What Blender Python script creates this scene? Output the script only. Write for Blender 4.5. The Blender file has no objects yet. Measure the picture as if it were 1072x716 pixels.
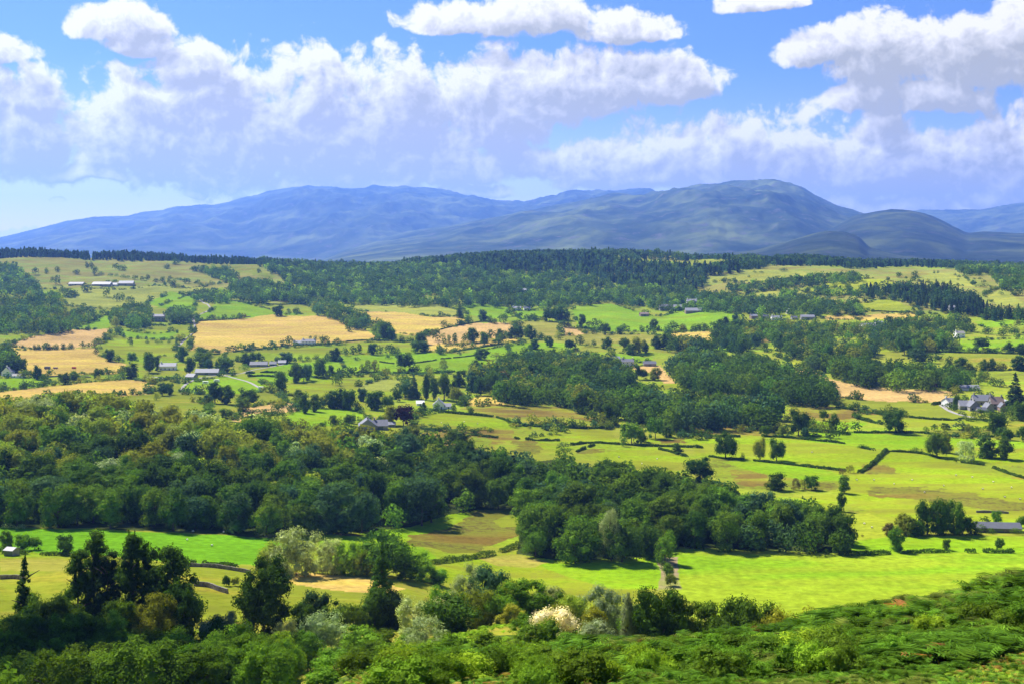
import bpy, math, random
import numpy as np
from mathutils import Matrix, Vector
# ---------------------------------------------------------------- basics
sc = bpy.context.scene
COL = sc.collection
F, CU, CV = 1294.0, 536.0, 268.0            # focal length in photo pixels, centre column, horizon row
RNG = np.random.default_rng(7)
random.seed(7)

def link(o):
    COL.objects.link(o); return o

def tag(o, label=None, cat=None, group=None, kind=None):
    if label: o['label'] = label
    if cat: o['category'] = cat
    if group: o['group'] = group
    if kind: o['kind'] = kind
    return o

def new_mesh(name, V, faces, mats=(), smooth=False, col=None, mat_idx=None):
    """faces: int array (n,3) or (n,4), or list of such arrays"""
    me = bpy.data.meshes.new(name)
    if isinstance(faces, np.ndarray): faces = [faces]
    faces = [np.asarray(f, dtype=np.int32) for f in faces if len(f)]
    V = np.ascontiguousarray(V, dtype=np.float32)
    nl = sum(f.size for f in faces); nf = sum(len(f) for f in faces)
    me.vertices.add(len(V)); me.vertices.foreach_set('co', V.ravel())
    me.loops.add(nl); me.polygons.add(nf)
    me.loops.foreach_set('vertex_index', np.concatenate([f.ravel() for f in faces]))
    tot = np.concatenate([np.full(len(f), f.shape[1], np.int32) for f in faces])
    st = np.concatenate([[0], np.cumsum(tot)[:-1]]).astype(np.int32)
    me.polygons.foreach_set('loop_start', st)
    me.polygons.foreach_set('loop_total', tot)
    if mat_idx is not None: me.polygons.foreach_set('material_index', np.asarray(mat_idx, np.int32))
    me.polygons.foreach_set('use_smooth', np.full(nf, bool(smooth)))
    me.update(calc_edges=True)
    for m in mats: me.materials.append(m)
    if col is not None:
        for nm, arr in col.items():
            at = me.attributes.new(nm, 'FLOAT_COLOR', 'POINT')
            at.data.foreach_set('color', np.ascontiguousarray(arr, np.float32).ravel())
    return me

def mesh_obj(name, me, parent=None, loc=(0, 0, 0)):
    o = bpy.data.objects.new(name, me); link(o); o.location = loc
    if parent: o.parent = parent
    return o

def empty(name, loc, rz=0.0):
    o = bpy.data.objects.new(name, None); link(o); o.location = loc
    o.rotation_euler = (0, 0, rz); o.empty_display_size = 1; return o

# ---------------------------------------------------------------- numpy noise
def _h(ix, iy, seed):
    n = (ix.astype(np.int64) * 374761393 + iy.astype(np.int64) * 668265263 + seed * 982451653) & 0xffffffff
    n = ((n ^ (n >> 13)) * 1274126177) & 0xffffffff
    n = (n ^ (n >> 16)) & 0xffff
    return n / 65535.0

def vnoise(x, y, seed=0):
    ix, iy = np.floor(x), np.floor(y); fx, fy = x - ix, y - iy
    fx = fx * fx * (3 - 2 * fx); fy = fy * fy * (3 - 2 * fy)
    a, b = _h(ix, iy, seed), _h(ix + 1, iy, seed); c, d = _h(ix, iy + 1, seed), _h(ix + 1, iy + 1, seed)
    return (a * (1 - fx) + b * fx) * (1 - fy) + (c * (1 - fx) + d * fx) * fy

def fbm(x, y, octv=4, seed=0, rough=.5):
    s, a, t = 0, 1, 0
    for i in range(octv):
        s = s + a * vnoise(x * 2 ** i + 17.3 * i, y * 2 ** i - 9.1 * i, seed + i); t += a; a *= rough
    return s / t

# ---------------------------------------------------------------- the lie of the land: columns of (distance, height), camera at height 0
PROFILE = {
 -260: [(3,-2.5),(10,-5),(20,-9),(40,-17),(100,-42),(160,-63),(240,-84),(300,-93),(400,-101),(450,-109),(530,-117),(620,-119),(700,-112),(790,-105),(880,-106),(1000,-116),(1150,-124),(1300,-123),(1500,-113),(1800,-92),(2300,-55),(2600,-20),(2900,6),(3100,8),(3600,-20),(4500,-45),(28000,-60)],
 0: [(3,-2.5),(10,-5),(20,-9),(40,-17),(100,-42),(160,-63),(240,-86),(300,-96),(400,-102.5),(450,-110),(530,-118),(600,-120.5),(700,-116),(780,-109.5),(860,-109),(980,-119),(1150,-125.5),(1300,-127),(1500,-121),(1800,-103),(2300,-64),(2600,-30),(2900,0),(3100,0),(3600,-25),(4500,-45),(28000,-60)],
 130: [(3,-2.5),(10,-5),(20,-9),(40,-17),(100,-41),(160,-62),(240,-86),(310,-96.5),(400,-102.5),(450,-110),(530,-118),(600,-121),(700,-117.5),(780,-111),(850,-110),(960,-121),(1150,-126.5),(1300,-128),(1500,-123),(1800,-106),(2300,-70),(2600,-35),(2900,-5),(3100,-6),(3600,-28),(4500,-45),(28000,-60)],
 270: [(3,-2.5),(10,-5),(20,-9),(40,-16.6),(100,-38),(160,-59),(240,-82),(310,-95),(390,-106),(440,-111.5),(530,-121),(600,-124),(700,-120),(790,-114.5),(860,-117),(960,-126),(1150,-130),(1300,-131),(1500,-126),(1800,-110),(2300,-72),(2600,-38),(2850,-17),(3100,-22),(3600,-34),(4500,-45),(28000,-60)],
 400: [(3,-2.5),(10,-5),(20,-9),(40,-16),(80,-28),(100,-34),(130,-43),(170,-56),(200,-65),(250,-78),(300,-89.5),(350,-101),(390,-107),(440,-113),(500,-120.5),(560,-127),(620,-130.5),(700,-127),(770,-123.5),(860,-129),(1000,-133),(1150,-134),(1300,-131.5),(1500,-125),(1800,-111),(2300,-80),(2600,-56),(2900,-32),(3200,-34),(3700,-36),(4500,-45),(28000,-60)],
 536: [(3,-2.5),(10,-5),(20,-9),(40,-16),(82,-28.4),(102,-33.8),(130,-41.5),(170,-51.5),(200,-58.5),(260,-76),(330,-100),(400,-119),(470,-127.5),(540,-131),(620,-133.5),(720,-133),(800,-132.5),(900,-135),(1000,-135.5),(1150,-134.5),(1300,-131.5),(1500,-125.5),(1800,-112.5),(2100,-96),(2300,-82),(2700,-40),(3050,4),(3300,2),(3800,-32),(4500,-45),(28000,-60)],
 680: [(3,-2.5),(10,-5),(20,-8.8),(40,-15.4),(55,-20.2),(78,-27),(112,-36.2),(125,-39.5),(160,-54),(200,-66),(260,-86),(330,-110),(400,-123),(470,-129),(540,-131.5),(680,-135),(800,-137),(900,-138),(1000,-137.5),(1150,-135.8),(1300,-132.5),(1500,-126.5),(1800,-113.5),(2100,-97),(2300,-80),(2700,-40),(3050,2),(3300,-2),(3800,-32),(4500,-45),(28000,-60)],
 800: [(3,-2.5),(10,-5),(20,-8.8),(40,-15.4),(55,-20.2),(75,-26),(115,-35.7),(128,-39),(160,-56),(200,-72),(260,-94),(330,-113),(400,-124),(470,-129),(540,-131.5),(680,-135),(800,-137),(900,-138),(1000,-137.5),(1150,-135.8),(1300,-132.5),(1500,-125.5),(1800,-109),(2100,-82),(2300,-49),(2500,-20),(2700,-18),(3200,-12),(3400,-12),(3800,-32),(4500,-45),(28000,-60)],
 940: [(3,-2.5),(10,-5),(20,-8.8),(40,-15.4),(55,-20.2),(70,-24.2),(120,-34.2),(132,-38.2),(160,-52),(220,-83),(300,-108),(400,-124),(470,-128.5),(540,-131.5),(680,-134.5),(800,-136.5),(900,-137.5),(1000,-137),(1150,-135),(1300,-131.5),(1500,-123.5),(1800,-104),(2000,-76),(2200,-46),(2350,-34),(2600,-36),(3100,-28),(3400,-26),(3800,-32),(4500,-45),(28000,-60)],
 1072: [(3,-2.5),(10,-5),(20,-8.8),(40,-15.4),(55,-20.2),(70,-24),(100,-28.8),(130,-34.3),(146,-37.8),(160,-43),(220,-75),(300,-104),(400,-123),(470,-128),(540,-131),(680,-134),(800,-136),(900,-136.5),(1000,-136),(1150,-133.5),(1300,-129.5),(1500,-120),(1800,-93),(2000,-66),(2400,-42),(2900,-38),(3300,-34),(3800,-32),(4500,-45),(28000,-60)],
 1340: [(3,-2.5),(10,-5),(20,-8.8),(40,-15.4),(55,-20.2),(70,-22),(100,-26),(150,-34),(170,-41),(230,-76),(300,-102),(400,-120),(470,-126),(540,-129),(680,-132),(800,-134),(900,-134.5),(1000,-133),(1150,-129),(1300,-122),(1500,-110),(1800,-84),(2000,-60),(2400,-34),(2900,-18),(3300,-16),(3800,-32),(4500,-45),(28000,-60)],
}
GA = np.linspace(-0.66, 0.66, 265)
GL = np.linspace(math.log(3.0), math.log(28000.0), 900)
def _build_grid():
    us = sorted(PROFILE)
    cols = []
    for u in us:
        y, z = np.array(PROFILE[u]).T
        cols.append(np.interp(GL, np.log(y), z))
    cols = np.array(cols)                         # (nu, nL)
    ua = (np.array(us) - CU) / F
    # smooth (pchip-like) interpolation across columns with cosine easing
    i = np.clip(np.searchsorted(ua, GA) - 1, 0, len(ua) - 2)
    t = np.clip((GA - ua[i]) / (ua[i + 1] - ua[i]), 0, 1)
    t = .5 * t + .5 * (t * t * (3 - 2 * t))
    G = cols[i] * (1 - t[:, None]) + cols[i + 1] * t[:, None]
    def blur(A, ax, s):
        r = int(3 * s) + 1; k = np.exp(-.5 * (np.arange(-r, r + 1) / s) ** 2); k /= k.sum()
        P = np.pad(A, [(r, r) if q == ax else (0, 0) for q in range(2)], mode='edge')
        return sum(k[j] * (P[j:j + A.shape[0]] if ax == 0 else P[:, j:j + A.shape[1]]) for j in range(2 * r + 1))
    G = blur(blur(G, 0, 4.0), 1, 3.2)
    Y = np.exp(GL)[None, :]; X = GA[:, None] * Y
    amp = np.interp(Y, [60, 160, 500, 1200, 2000, 3000, 4000], [0.2, 1.2, 1.0, 1.6, 8, 13, 7])
    G = G + amp * (fbm(X / 130, Y / 130, 4, 3) - .5) * 2
    return G
GZ = _build_grid()
def height(X, Y):
    X, Y = np.asarray(X, float), np.asarray(Y, float)
    Yc = np.clip(Y, 3.0, 27999)
    fa = np.clip((X / Yc - GA[0]) / (GA[1] - GA[0]), 0, len(GA) - 1.001)
    fl = np.clip((np.log(Yc) - GL[0]) / (GL[1] - GL[0]), 0, len(GL) - 1.001)
    i, j = fa.astype(int), fl.astype(int); s, t = fa - i, fl - j
    return (GZ[i, j] * (1 - s) + GZ[i + 1, j] * s) * (1 - t) + (GZ[i, j + 1] * (1 - s) + GZ[i + 1, j + 1] * s) * t

_YM = np.exp(np.linspace(math.log(55), math.log(13000), 5200))
def ground_at(u, v, ymin=55.0):
    """where the line of sight of photo pixel (u, v) meets the land"""
    a, s = (u - CU) / F, (v - CV) / F
    Ym = _YM[_YM >= ymin]
    z = height(a * Ym, Ym) + s * Ym
    k = np.argmax(z >= 0) if (z >= 0).any() else int(np.argmax(z / Ym))
    Y = float(Ym[k])
    return a * Y, Y, float(height(a * Y, Y))
def spot(u, Y):
    a = (u - CU) / F
    return a * Y, Y, float(height(a * Y, Y))
def pix(X, Y, Z): return CU + F * X / Y, CV - F * Z / Y

def inside(poly, u, v):
    p = np.asarray(poly, float); r = np.zeros(np.shape(u), bool)
    x1, y1 = p[-1]
    for x2, y2 in p:
        c = ((y1 > v) != (y2 > v))
        with np.errstate(divide='ignore', invalid='ignore'):
            r ^= c & (u < (x2 - x1) * (v - y1) / (y2 - y1 if y2 != y1 else 1e-9) + x1)
        x1, y1 = x2, y2
    return r

# ---------------------------------------------------------------- camera
cam = bpy.data.cameras.new('camera'); camo = link(bpy.data.objects.new('camera', cam))
cam.sensor_fit = 'HORIZONTAL'; cam.sensor_width = 36.0; cam.lens = 36.0 * F / 1072
cam.shift_y = -(358 - CV) / 1072; cam.clip_start = .5; cam.clip_end = 60000
camo.location = (0, 0, 0); camo.rotation_euler = (math.pi / 2, 0, 0)
sc.camera = camo
# ---------------------------------------------------------------- field colours: (base rgb), (patch rgb), patch amount, tuft amount
FC = {
 'bright': ((.200,.350,.008),(.240,.345,.012),.36,.12),
 'satur':  ((.130,.300,.010),(.165,.300,.012),.25,.0),
 'lime':   ((.232,.335,.009),(.270,.305,.018),.42,.42),
 'big':    ((.185,.330,.010),(.260,.345,.016),.45,.02),
 'pasture':((.230,.330,.015),(.290,.310,.028),.42,.30),
 'hill':   ((.245,.310,.042),(.300,.270,.055),.42,.25),
 'yel':    ((.380,.370,.045),(.300,.330,.050),.45,.10),
 'hay':    ((.560,.420,.075),(.520,.350,.090),.40,.03),
 'pink':   ((.560,.370,.125),(.500,.340,.110),.30,.02),
 'hayr':   ((.420,.320,.070),(.300,.290,.040),.50,.25),
 'rough':  ((.270,.300,.022),(.240,.170,.032),.42,.70),
 'tawny':  ((.265,.205,.028),(.235,.300,.020),.48,.7),
 'brown':  ((.175,.118,.024),(.200,.215,.024),.44,.9),
 'olive':  ((.330,.270,.032),(.230,.270,.020),.48,.30),
 'yl':     ((.330,.350,.020),(.280,.330,.020),.40,.10),
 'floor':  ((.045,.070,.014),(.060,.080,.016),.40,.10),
 'brack':  ((.060,.110,.014),(.150,.110,.030),.30,.30),
 'slope':  ((.200,.290,.015),(.270,.250,.030),.45,.40),
 'rust':   ((.180,.140,.030),(.130,.190,.020),.50,.60),
 'road':   ((.360,.350,.330),(.330,.320,.300),.30,.0),
 'track':  ((.300,.230,.120),(.260,.280,.060),.40,.1),
}
FIELDS = [
 ('hill',[(-300,262),(0,266),(60,269),(150,271),(240,274),(300,284),(312,297),(270,302),(0,302),(-300,310)]),
 ('tawny',[(205,275),(240,277),(290,287),(285,292),(240,284)]),
 ('yel',[(70,305),(100,298),(140,296),(179,292),(217,300),(190,312),(165,322),(120,325),(65,320),(80,310)]),
 ('bright',[(153,318),(179,305),(205,312),(203,326),(175,324)]),
 ('hill',[(100,285),(179,283),(240,296),(200,302),(140,300)]),
 ('yel',[(280,318),(303,308),(306,318)]),
 ('bright',[(75,345),(110,330),(118,332),(114,345)]),
 ('pink',[(4,362),(35,352),(75,345),(115,344),(114,353),(100,362),(60,366),(20,367)]),
 ('hay',[(3,361),(40,366),(100,364),(108,374),(133,381),(125,391),(70,393),(30,393),(18,382)]),
 ('lime',[(117,345),(150,342),(200,340),(202,350),(187,358),(182,370),(150,378),(118,377),(103,368),(112,352)]),
 ('bright',[(120,346),(160,350),(185,348),(180,356),(130,354)]),
 ('bright',[(225,314),(250,316),(285,325),(320,329),(284,331),(240,334),(207,337),(205,331),(222,326)]),
 ('hay',[(206,337),(240,335),(284,330),(340,331),(358,336),(385,346),(399,356),(330,360),(280,364),(230,369),(198,367),(201,352)]),
 ('hay',[(370,330),(385,326),(420,327),(450,332),(478,331),(491,336),(465,346),(440,352),(400,348),(385,338)]),
 ('yel',[(360,320),(410,318),(460,319),(482,326),(476,332),(450,331),(420,327),(376,326)]),
 ('hay',[(330,305),(358,303),(362,310),(340,314)]),
 ('hay',[(283,310),(300,307),(303,317),(288,315)]),
 ('bright',[(325,290),(358,289),(358,293),(330,293)]),
 ('bright',[(368,296),(380,292),(420,297),(440,300),(430,312),(400,306)]),
 ('yel',[(430,297),(445,294),(450,300),(438,312),(425,314)]),
 ('pink',[(446,352),(470,342),(500,338),(532,338),(542,345),(520,358),(470,362),(448,366),(440,360)]),
 ('hay',[(443,362),(480,358),(500,354),(540,354),(545,357),(500,364),(470,368),(448,367)]),
 ('bright',[(484,319),(505,317),(532,322),(545,332),(510,334),(485,328)]),
 ('lime',[(225,372),(280,366),(330,362),(400,357),(430,359),(445,368),(400,376),(330,380),(240,379)]),
 ('bright',[(358,372),(430,368),(480,370),(545,360),(610,364),(580,376),(510,380),(500,390),(330,396),(300,386)]),
 ('bright',[(262,392),(300,380),(358,378),(358,394),(310,404),(280,402)]),
 ('lime',[(300,398),(358,392),(430,390),(450,395),(445,412),(400,420),(330,416),(285,412)]),
 ('yel',[(372,405),(400,396),(425,398),(415,410),(385,408)]),
 ('olive',[(160,400),(180,396),(190,405),(192,413),(220,413),(285,410),(300,420),(290,430),(240,432),(200,434),(170,431),(130,424),(110,414),(155,413)]),
 ('tawny',[(180,424),(205,420),(222,424),(215,431),(185,430)]),
 ('hay',[(-40,414),(0,410),(60,403),(130,397),(160,400),(158,412),(120,415),(60,417),(0,419),(-40,422)]),
 ('bright',[(-10,396),(45,395),(52,402),(20,407),(-10,409)]),
 ('bright',[(188,410),(192,401),(240,393),(262,397),(285,404),(270,411),(240,413),(205,412)]),
 ('pink',[(243,440),(256,427),(290,422),(312,422),(313,430),(280,433),(256,442)]),
 ('bright',[(298,439),(312,428),(372,427),(388,440),(340,446),(300,448)]),
 ('lime',[(430,440),(442,434),(470,431),(520,436),(548,448),(505,453),(460,450),(435,448)]),
 ('rough',[(440,452),(498,450),(548,450),(540,460),(500,470),(450,464)]),
 ('tawny',[(490,456),(515,457),(512,468),(495,468)]),
 ('hay',[(484,420),(505,413),(528,418),(530,424),(490,425)]),
 ('rough',[(482,424),(540,422),(600,425),(642,440),(640,447),(600,448),(560,445),(545,440),(500,433)]),
 ('olive',[(545,436),(600,438),(640,444),(600,447),(550,443)]),
 ('lime',[(537,446),(640,449),(648,465),(590,463),(537,458)]),
 ('tawny',[(537,448),(585,450),(592,453),(565,457),(537,458)]),
 ('brown',[(534,461),(560,462),(570,472),(560,476),(540,473)]),
 ('lime',[(562,462),(592,465),(605,470),(585,474),(570,472)]),
 ('brown',[(602,475),(618,468),(640,469),(622,475)]),
 ('lime',[(622,475),(660,468),(712,470),(720,482),(700,495),(660,490),(630,483)]),
 ('lime',[(665,463),(685,456),(725,458),(720,470),(680,467)]),
 ('brown',[(685,458),(722,459),(716,464),(690,462)]),
 # right plain
 ('lime',[(730,460),(800,450),(880,460),(1400,466),(1400,552),(1072,550),(930,545),(890,535),(860,500),(800,480),(735,482)]),
 ('lime',[(716,458),(760,458),(800,462),(880,467),(893,471),(862,488),(800,481),(730,478)]),
 ('rough',[(712,447),(780,445),(820,448),(812,455),(760,456),(712,456)]),
 ('rough',[(822,425),(850,424),(893,428),(960,438),(940,444),(893,440),(825,440)]),
 ('bright',[(850,441),(893,441),(908,443),(893,450),(850,451)]),
 ('bright',[(840,453),(893,452),(950,456),(1072,461),(1100,470),(1000,468),(930,470),(890,466),(845,462)]),
 ('pink',[(828,385),(850,386),(870,397),(900,403),(950,407),(990,409),(1003,411),(985,421),(930,420),(875,416),(870,402),(840,392)]),
 ('olive',[(872,416),(930,420),(985,421),(1008,435),(1015,440),(960,437),(900,430),(876,425)]),
 ('lime',[(895,432),(960,438),(1040,442),(1050,450),(990,450),(940,445),(900,440)]),
 ('tawny',[(980,449),(1040,449),(1045,457),(990,454)]),
 ('olive',[(1045,442),(1072,438),(1100,445),(1072,462),(1050,458)]),
 ('olive',[(978,372),(1010,369),(1072,370),(1110,372),(1110,388),(1015,388),(988,382)]),
 ('tawny',[(1013,386),(1072,388),(1110,390),(1110,398),(1040,398),(1013,391)]),
 ('lime',[(915,360),(935,362),(945,373),(915,371)]),
 ('bright',[(968,358),(1072,355),(1110,356),(1110,368),(968,367)]),
 ('bright',[(1018,337),(1040,334),(1090,332),(1090,345),(1030,343)]),
 ('tawny',[(1050,341),(1080,340),(1080,350),(1055,348)]),
 ('lime',[(830,489),(868,489),(920,474),(985,482),(1040,492),(1090,505),(1090,522),(1040,518),(985,511),(930,505),(880,497)]),
 ('tawny',[(745,480),(775,482),(800,490),(850,497),(882,505),(870,513),(830,520),(800,516),(765,508),(742,492)]),
 ('rough',[(765,492),(800,494),(815,505),(790,510),(768,503)]),
 ('bright',[(752,482),(800,482),(880,495),(888,503),(850,503),(800,496)]),
 ('brown',[(840,505),(875,504),(880,512),(850,515)]),
 ('brown',[(908,510),(950,509),(985,512),(1040,521),(1090,528),(1090,536),(1030,534),(985,525),(940,520),(908,517)]),
 ('brown',[(903,487),(925,486),(946,496),(925,497),(903,495)]),
 ('tawny',[(1000,482),(1030,483),(1090,492),(1090,503),(1045,497),(1015,494)]),
 ('lime',[(830,521),(870,517),(893,530),(860,536)]),
 ('tawny',[(872,525),(900,528),(915,536),(890,536)]),
 ('yl',[(884,540),(910,537),(930,545),(927,562),(900,564),(888,556)]),
 ('lime',[(1040,535),(1100,534),(1100,545),(1045,543)]),
 ('bright',[(890,568),(930,561),(1072,561),(1110,562),(1110,577),(940,579),(893,581)]),
 ('big',[(700,577),(760,580),(890,580),(1072,577),(1300,580),(1300,620),(1000,640),(900,660),(800,660),(740,640),(705,620)]),
 ('slope',[(455,640),(540,625),(600,640),(640,660),(620,690),(540,696),(470,696),(440,680)]),
 ('lime',[(452,594),(500,582),(540,579),(600,586),(690,583),(697,600),(692,618),(640,640),(560,640),(480,620)]),
 ('bright',[(560,590),(640,588),(688,586),(692,600),(690,616),(640,616),(590,602)]),
 ('hayr',[(500,584),(540,580),(575,588),(560,594),(520,592)]),
 ('track',[(686,584),(710,582),(711,600),(714,616),(690,618),(692,600)]),
 ('bright',[(330,562),(370,550),(440,538),(480,532),(492,540),(470,552),(425,563),(440,570),(458,583),(440,600),(400,590),(340,590)]),
 ('rough',[(350,560),(372,549),(400,550),(385,558),(360,562)]),
 ('brown',[(425,562),(470,552),(490,541),(506,531),(546,531),(543,560),(500,578),(470,579),(430,568)]),
 ('olive',[(515,545),(545,533),(545,550),(525,552)]),
 ('satur',[(-60,552),(0,552),(100,554),(280,562),(300,572),(278,592),(180,588),(120,582),(30,578),(-60,576)]),
 ('olive',[(-60,583),(130,584),(200,593),(280,597),(350,602),(420,612),(445,625),(440,640),(380,650),(200,650),(0,640),(-60,640)]),
 ('hayr',[(0,584),(70,586),(110,592),(60,598),(0,597)]),
 ('hay',[(283,599),(330,599),(390,605),(425,616),(400,622),(350,617),(310,612)]),
 ('tawny',[(195,611),(215,608),(235,613),(225,618)]),
 # far centre and right hills
 ('hay',[(640,283),(665,281),(668,287),(645,289)]),
 ('hayr',[(665,266),(690,264),(716,269),(722,275),(690,273)]),
 ('bright',[(598,322),(640,318),(662,325),(690,332),(716,322),(745,322),(776,330),(770,337),(740,346),(700,347),(640,347),(605,342)]),
 ('bright',[(530,325),(572,326),(572,333),(545,335)]),
 ('hayr',[(540,337),(575,337),(600,342),(640,350),(690,351),(690,359),(620,361),(540,352)]),
 ('pink',[(585,343),(605,344),(615,350),(590,352)]),
 ('hay',[(698,349),(745,347),(750,360),(705,359)]),
 ('bright',[(530,360),(580,358),(608,364),(590,373),(560,379),(535,376)]),
 ('bright',[(590,372),(622,370),(612,380),(592,380)]),
 ('bright',[(733,362),(768,363),(765,369),(735,369)]),
 ('pink',[(660,384),(690,382),(697,390),(710,401),(695,401),(684,391),(668,388)]),
 ('lime',[(660,403),(708,401),(722,406),(680,411)]),
 ('bright',[(638,369),(682,375),(680,380),(645,378)]),
 ('hill',[(735,291),(760,285),(790,280),(830,276),(880,280),(960,282),(1000,281),(1072,286),(1200,284),(1200,330),(1072,325),(900,330),(760,322),(730,310)]),
 ('yel',[(738,290),(790,283),(840,284),(850,291),(800,296),(742,295)]),
 ('yel',[(765,310),(815,303),(830,300),(850,308),(870,316),(800,318)]),
 ('yl',[(840,300),(895,293),(920,292),(948,300),(930,306),(880,310),(840,308)]),
 ('yel',[(945,292),(985,286),(1010,291),(1022,301),(980,298)]),
 ('yel',[(1030,310),(1050,302),(1072,318),(1045,321)]),
 ('yl',[(895,319),(930,313),(964,325),(930,327),(900,326)]),
 ('hay',[(893,331),(930,328),(963,328),(962,333),(900,336)]),
 ('hay',[(862,331),(900,330),(902,335),(865,335)]),
 ('yl',[(716,318),(742,308),(748,317),(735,322)]),
 ('hay',[(790,352),(806,350),(806,358),(792,358)]),
 ('lime',[(795,365),(880,376),(880,383),(840,382)]),
 ('yl',[(828,376),(850,378),(850,386),(826,384)]),
]
ROADS = [
 ('lane', 3.4, [(206,313),(212,316),(219,320.5),(221,324),(213,328),(204,330.5),(202,334),(203.5,338),(204.5,343),(202,349),(195,355),(188,361),(184,366)]),
 ('lane', 3.0, [(190,412),(190.5,407),(194,402),(205,396),(230,392.5),(252,391.5),(262,387.5),(280,385),(300,381)]),
 ('lane', 3.2, [(235,393),(248,396.5),(262,400),(270,405),(274,407)]),
 ('lane', 4.0, [(150,395),(160,394),(172,396)]),
 ('lane', 4.0, [(985,424),(995,431),(1008,435),(1020,437)]),
]
# ---------------------------------------------------------------- materials for the land
def nt(name):
    m = bpy.data.materials.new(name); m.use_nodes = True
    t = m.node_tree; t.nodes.clear()
    return m, t, t.nodes, t.links
def N(t, kind, **kw):
    n = t.nodes.new(kind)
    for k, v in kw.items():
        if k == 'inp':
            for kk, vv in v.items(): n.inputs[kk].default_value = vv
        else: setattr(n, k, v)
    return n

def ground_material():
    m, t, ns, L = nt('turf')
    c1 = N(t, 'ShaderNodeAttribute', attribute_name='Col'); c2 = N(t, 'ShaderNodeAttribute', attribute_name='Patch')
    geo = N(t, 'ShaderNodeNewGeometry')
    n1 = N(t, 'ShaderNodeTexNoise', inp={'Scale': .028, 'Detail': 7, 'Roughness': .62, 'Distortion': .6})
    n2 = N(t, 'ShaderNodeTexNoise', inp={'Scale': .30, 'Detail': 6, 'Roughness': .65})
    n3 = N(t, 'ShaderNodeTexNoise', inp={'Scale': .012, 'Detail': 3})
    mp = N(t, 'ShaderNodeMapping', inp={'Scale': (.35, 1.0, 1.0), 'Rotation': (0, 0, .12)})
    L.new(geo.outputs['Position'], mp.inputs['Vector'])
    for n in (n1,): L.new(mp.outputs['Vector'], n.inputs['Vector'])
    for n in (n2, n3): L.new(geo.outputs['Position'], n.inputs['Vector'])
    # patch factor: noise against the field's own patchiness (alpha of Col)
    th = N(t, 'ShaderNodeMath', operation='SUBTRACT'); th.inputs[0].default_value = .78
    L.new(c1.outputs['Alpha'], th.inputs[1])
    mr = N(t, 'ShaderNodeMapRange', interpolation_type='SMOOTHSTEP'); mr.inputs['To Min'].default_value = 0; mr.inputs['To Max'].default_value = 1
    ad = N(t, 'ShaderNodeMath', operation='ADD'); ad.inputs[1].default_value = .22
    L.new(th.outputs[0], ad.inputs[0])
    L.new(n1.outputs[0], mr.inputs['Value']); L.new(th.outputs[0], mr.inputs['From Min']); L.new(ad.outputs[0], mr.inputs['From Max'])
    mx = N(t, 'ShaderNodeMix', data_type='RGBA')
    L.new(mr.outputs[0], mx.inputs['Factor']); L.new(c1.outputs['Color'], mx.inputs['A']); L.new(c2.outputs['Color'], mx.inputs['B'])
    # rush tufts: small dark brown flecks where the field carries them (alpha of Patch), gathered in drifts
    tf = N(t, 'ShaderNodeMath', operation='MULTIPLY'); L.new(n2.outputs[0], tf.inputs[0]); L.new(n1.outputs[0], tf.inputs[1])
    tm = N(t, 'ShaderNodeMapRange', inp={'From Min': .255, 'From Max': .33, 'To Min': 0, 'To Max': 1})
    L.new(tf.outputs[0], tm.inputs['Value'])
    tm2 = N(t, 'ShaderNodeMath', operation='MULTIPLY'); L.new(tm.outputs[0], tm2.inputs[0]); L.new(c2.outputs['Alpha'], tm2.inputs[1])
    mx2 = N(t, 'ShaderNodeMix', data_type='RGBA'); mx2.inputs['B'].default_value = (.10, .075, .022, 1)
    L.new(tm2.outputs[0], mx2.inputs['Factor']); L.new(mx.outputs['Result'], mx2.inputs['A'])
    # brightness mottling at two sizes
    ma = N(t, 'ShaderNodeMapRange', inp={'From Min': .30, 'From Max': .70, 'To Min': .70, 'To Max': 1.30}); L.new(n2.outputs[0], ma.inputs['Value'])
    mb = N(t, 'ShaderNodeMapRange', inp={'From Min': .3, 'From Max': .7, 'To Min': .86, 'To Max': 1.14}); L.new(n3.outputs[0], mb.inputs['Value'])
    n4 = N(t, 'ShaderNodeTexNoise', inp={'Scale': .085, 'Detail': 4, 'Roughness': .6}); L.new(mp.outputs['Vector'], n4.inputs['Vector'])
    md = N(t, 'ShaderNodeMapRange', inp={'From Min': .3, 'From Max': .7, 'To Min': .90, 'To Max': 1.10}); L.new(n4.outputs[0], md.inputs['Value'])
    m0 = N(t, 'ShaderNodeMath', operation='MULTIPLY'); L.new(ma.outputs[0], m0.inputs[0]); L.new(md.outputs[0], m0.inputs[1])
    wv = N(t, 'ShaderNodeTexWave', inp={'Scale': .055, 'Distortion': 1.2, 'Detail': 2, 'Detail Scale': .6}); L.new(geo.outputs['Position'], wv.inputs['Vector'])
    calm = N(t, 'ShaderNodeMapRange', inp={'From Min': .0, 'From Max': .15, 'To Min': .05, 'To Max': .0}); L.new(c2.outputs['Alpha'], calm.inputs['Value'])
    w1 = N(t, 'ShaderNodeMath', operation='SUBTRACT'); w1.inputs[1].default_value = .5; L.new(wv.outputs['Fac'], w1.inputs[0])
    w2 = N(t, 'ShaderNodeMath', operation='MULTIPLY_ADD'); w2.inputs[2].default_value = 1.0; L.new(w1.outputs[0], w2.inputs[0]); L.new(calm.outputs[0], w2.inputs[1])
    m00 = N(t, 'ShaderNodeMath', operation='MULTIPLY'); L.new(m0.outputs[0], m00.inputs[0]); L.new(w2.outputs[0], m00.inputs[1]); m0 = m00
    mm = N(t, 'ShaderNodeMath', operation='MULTIPLY'); L.new(m0.outputs[0], mm.inputs[0]); L.new(mb.outputs[0], mm.inputs[1])
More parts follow.
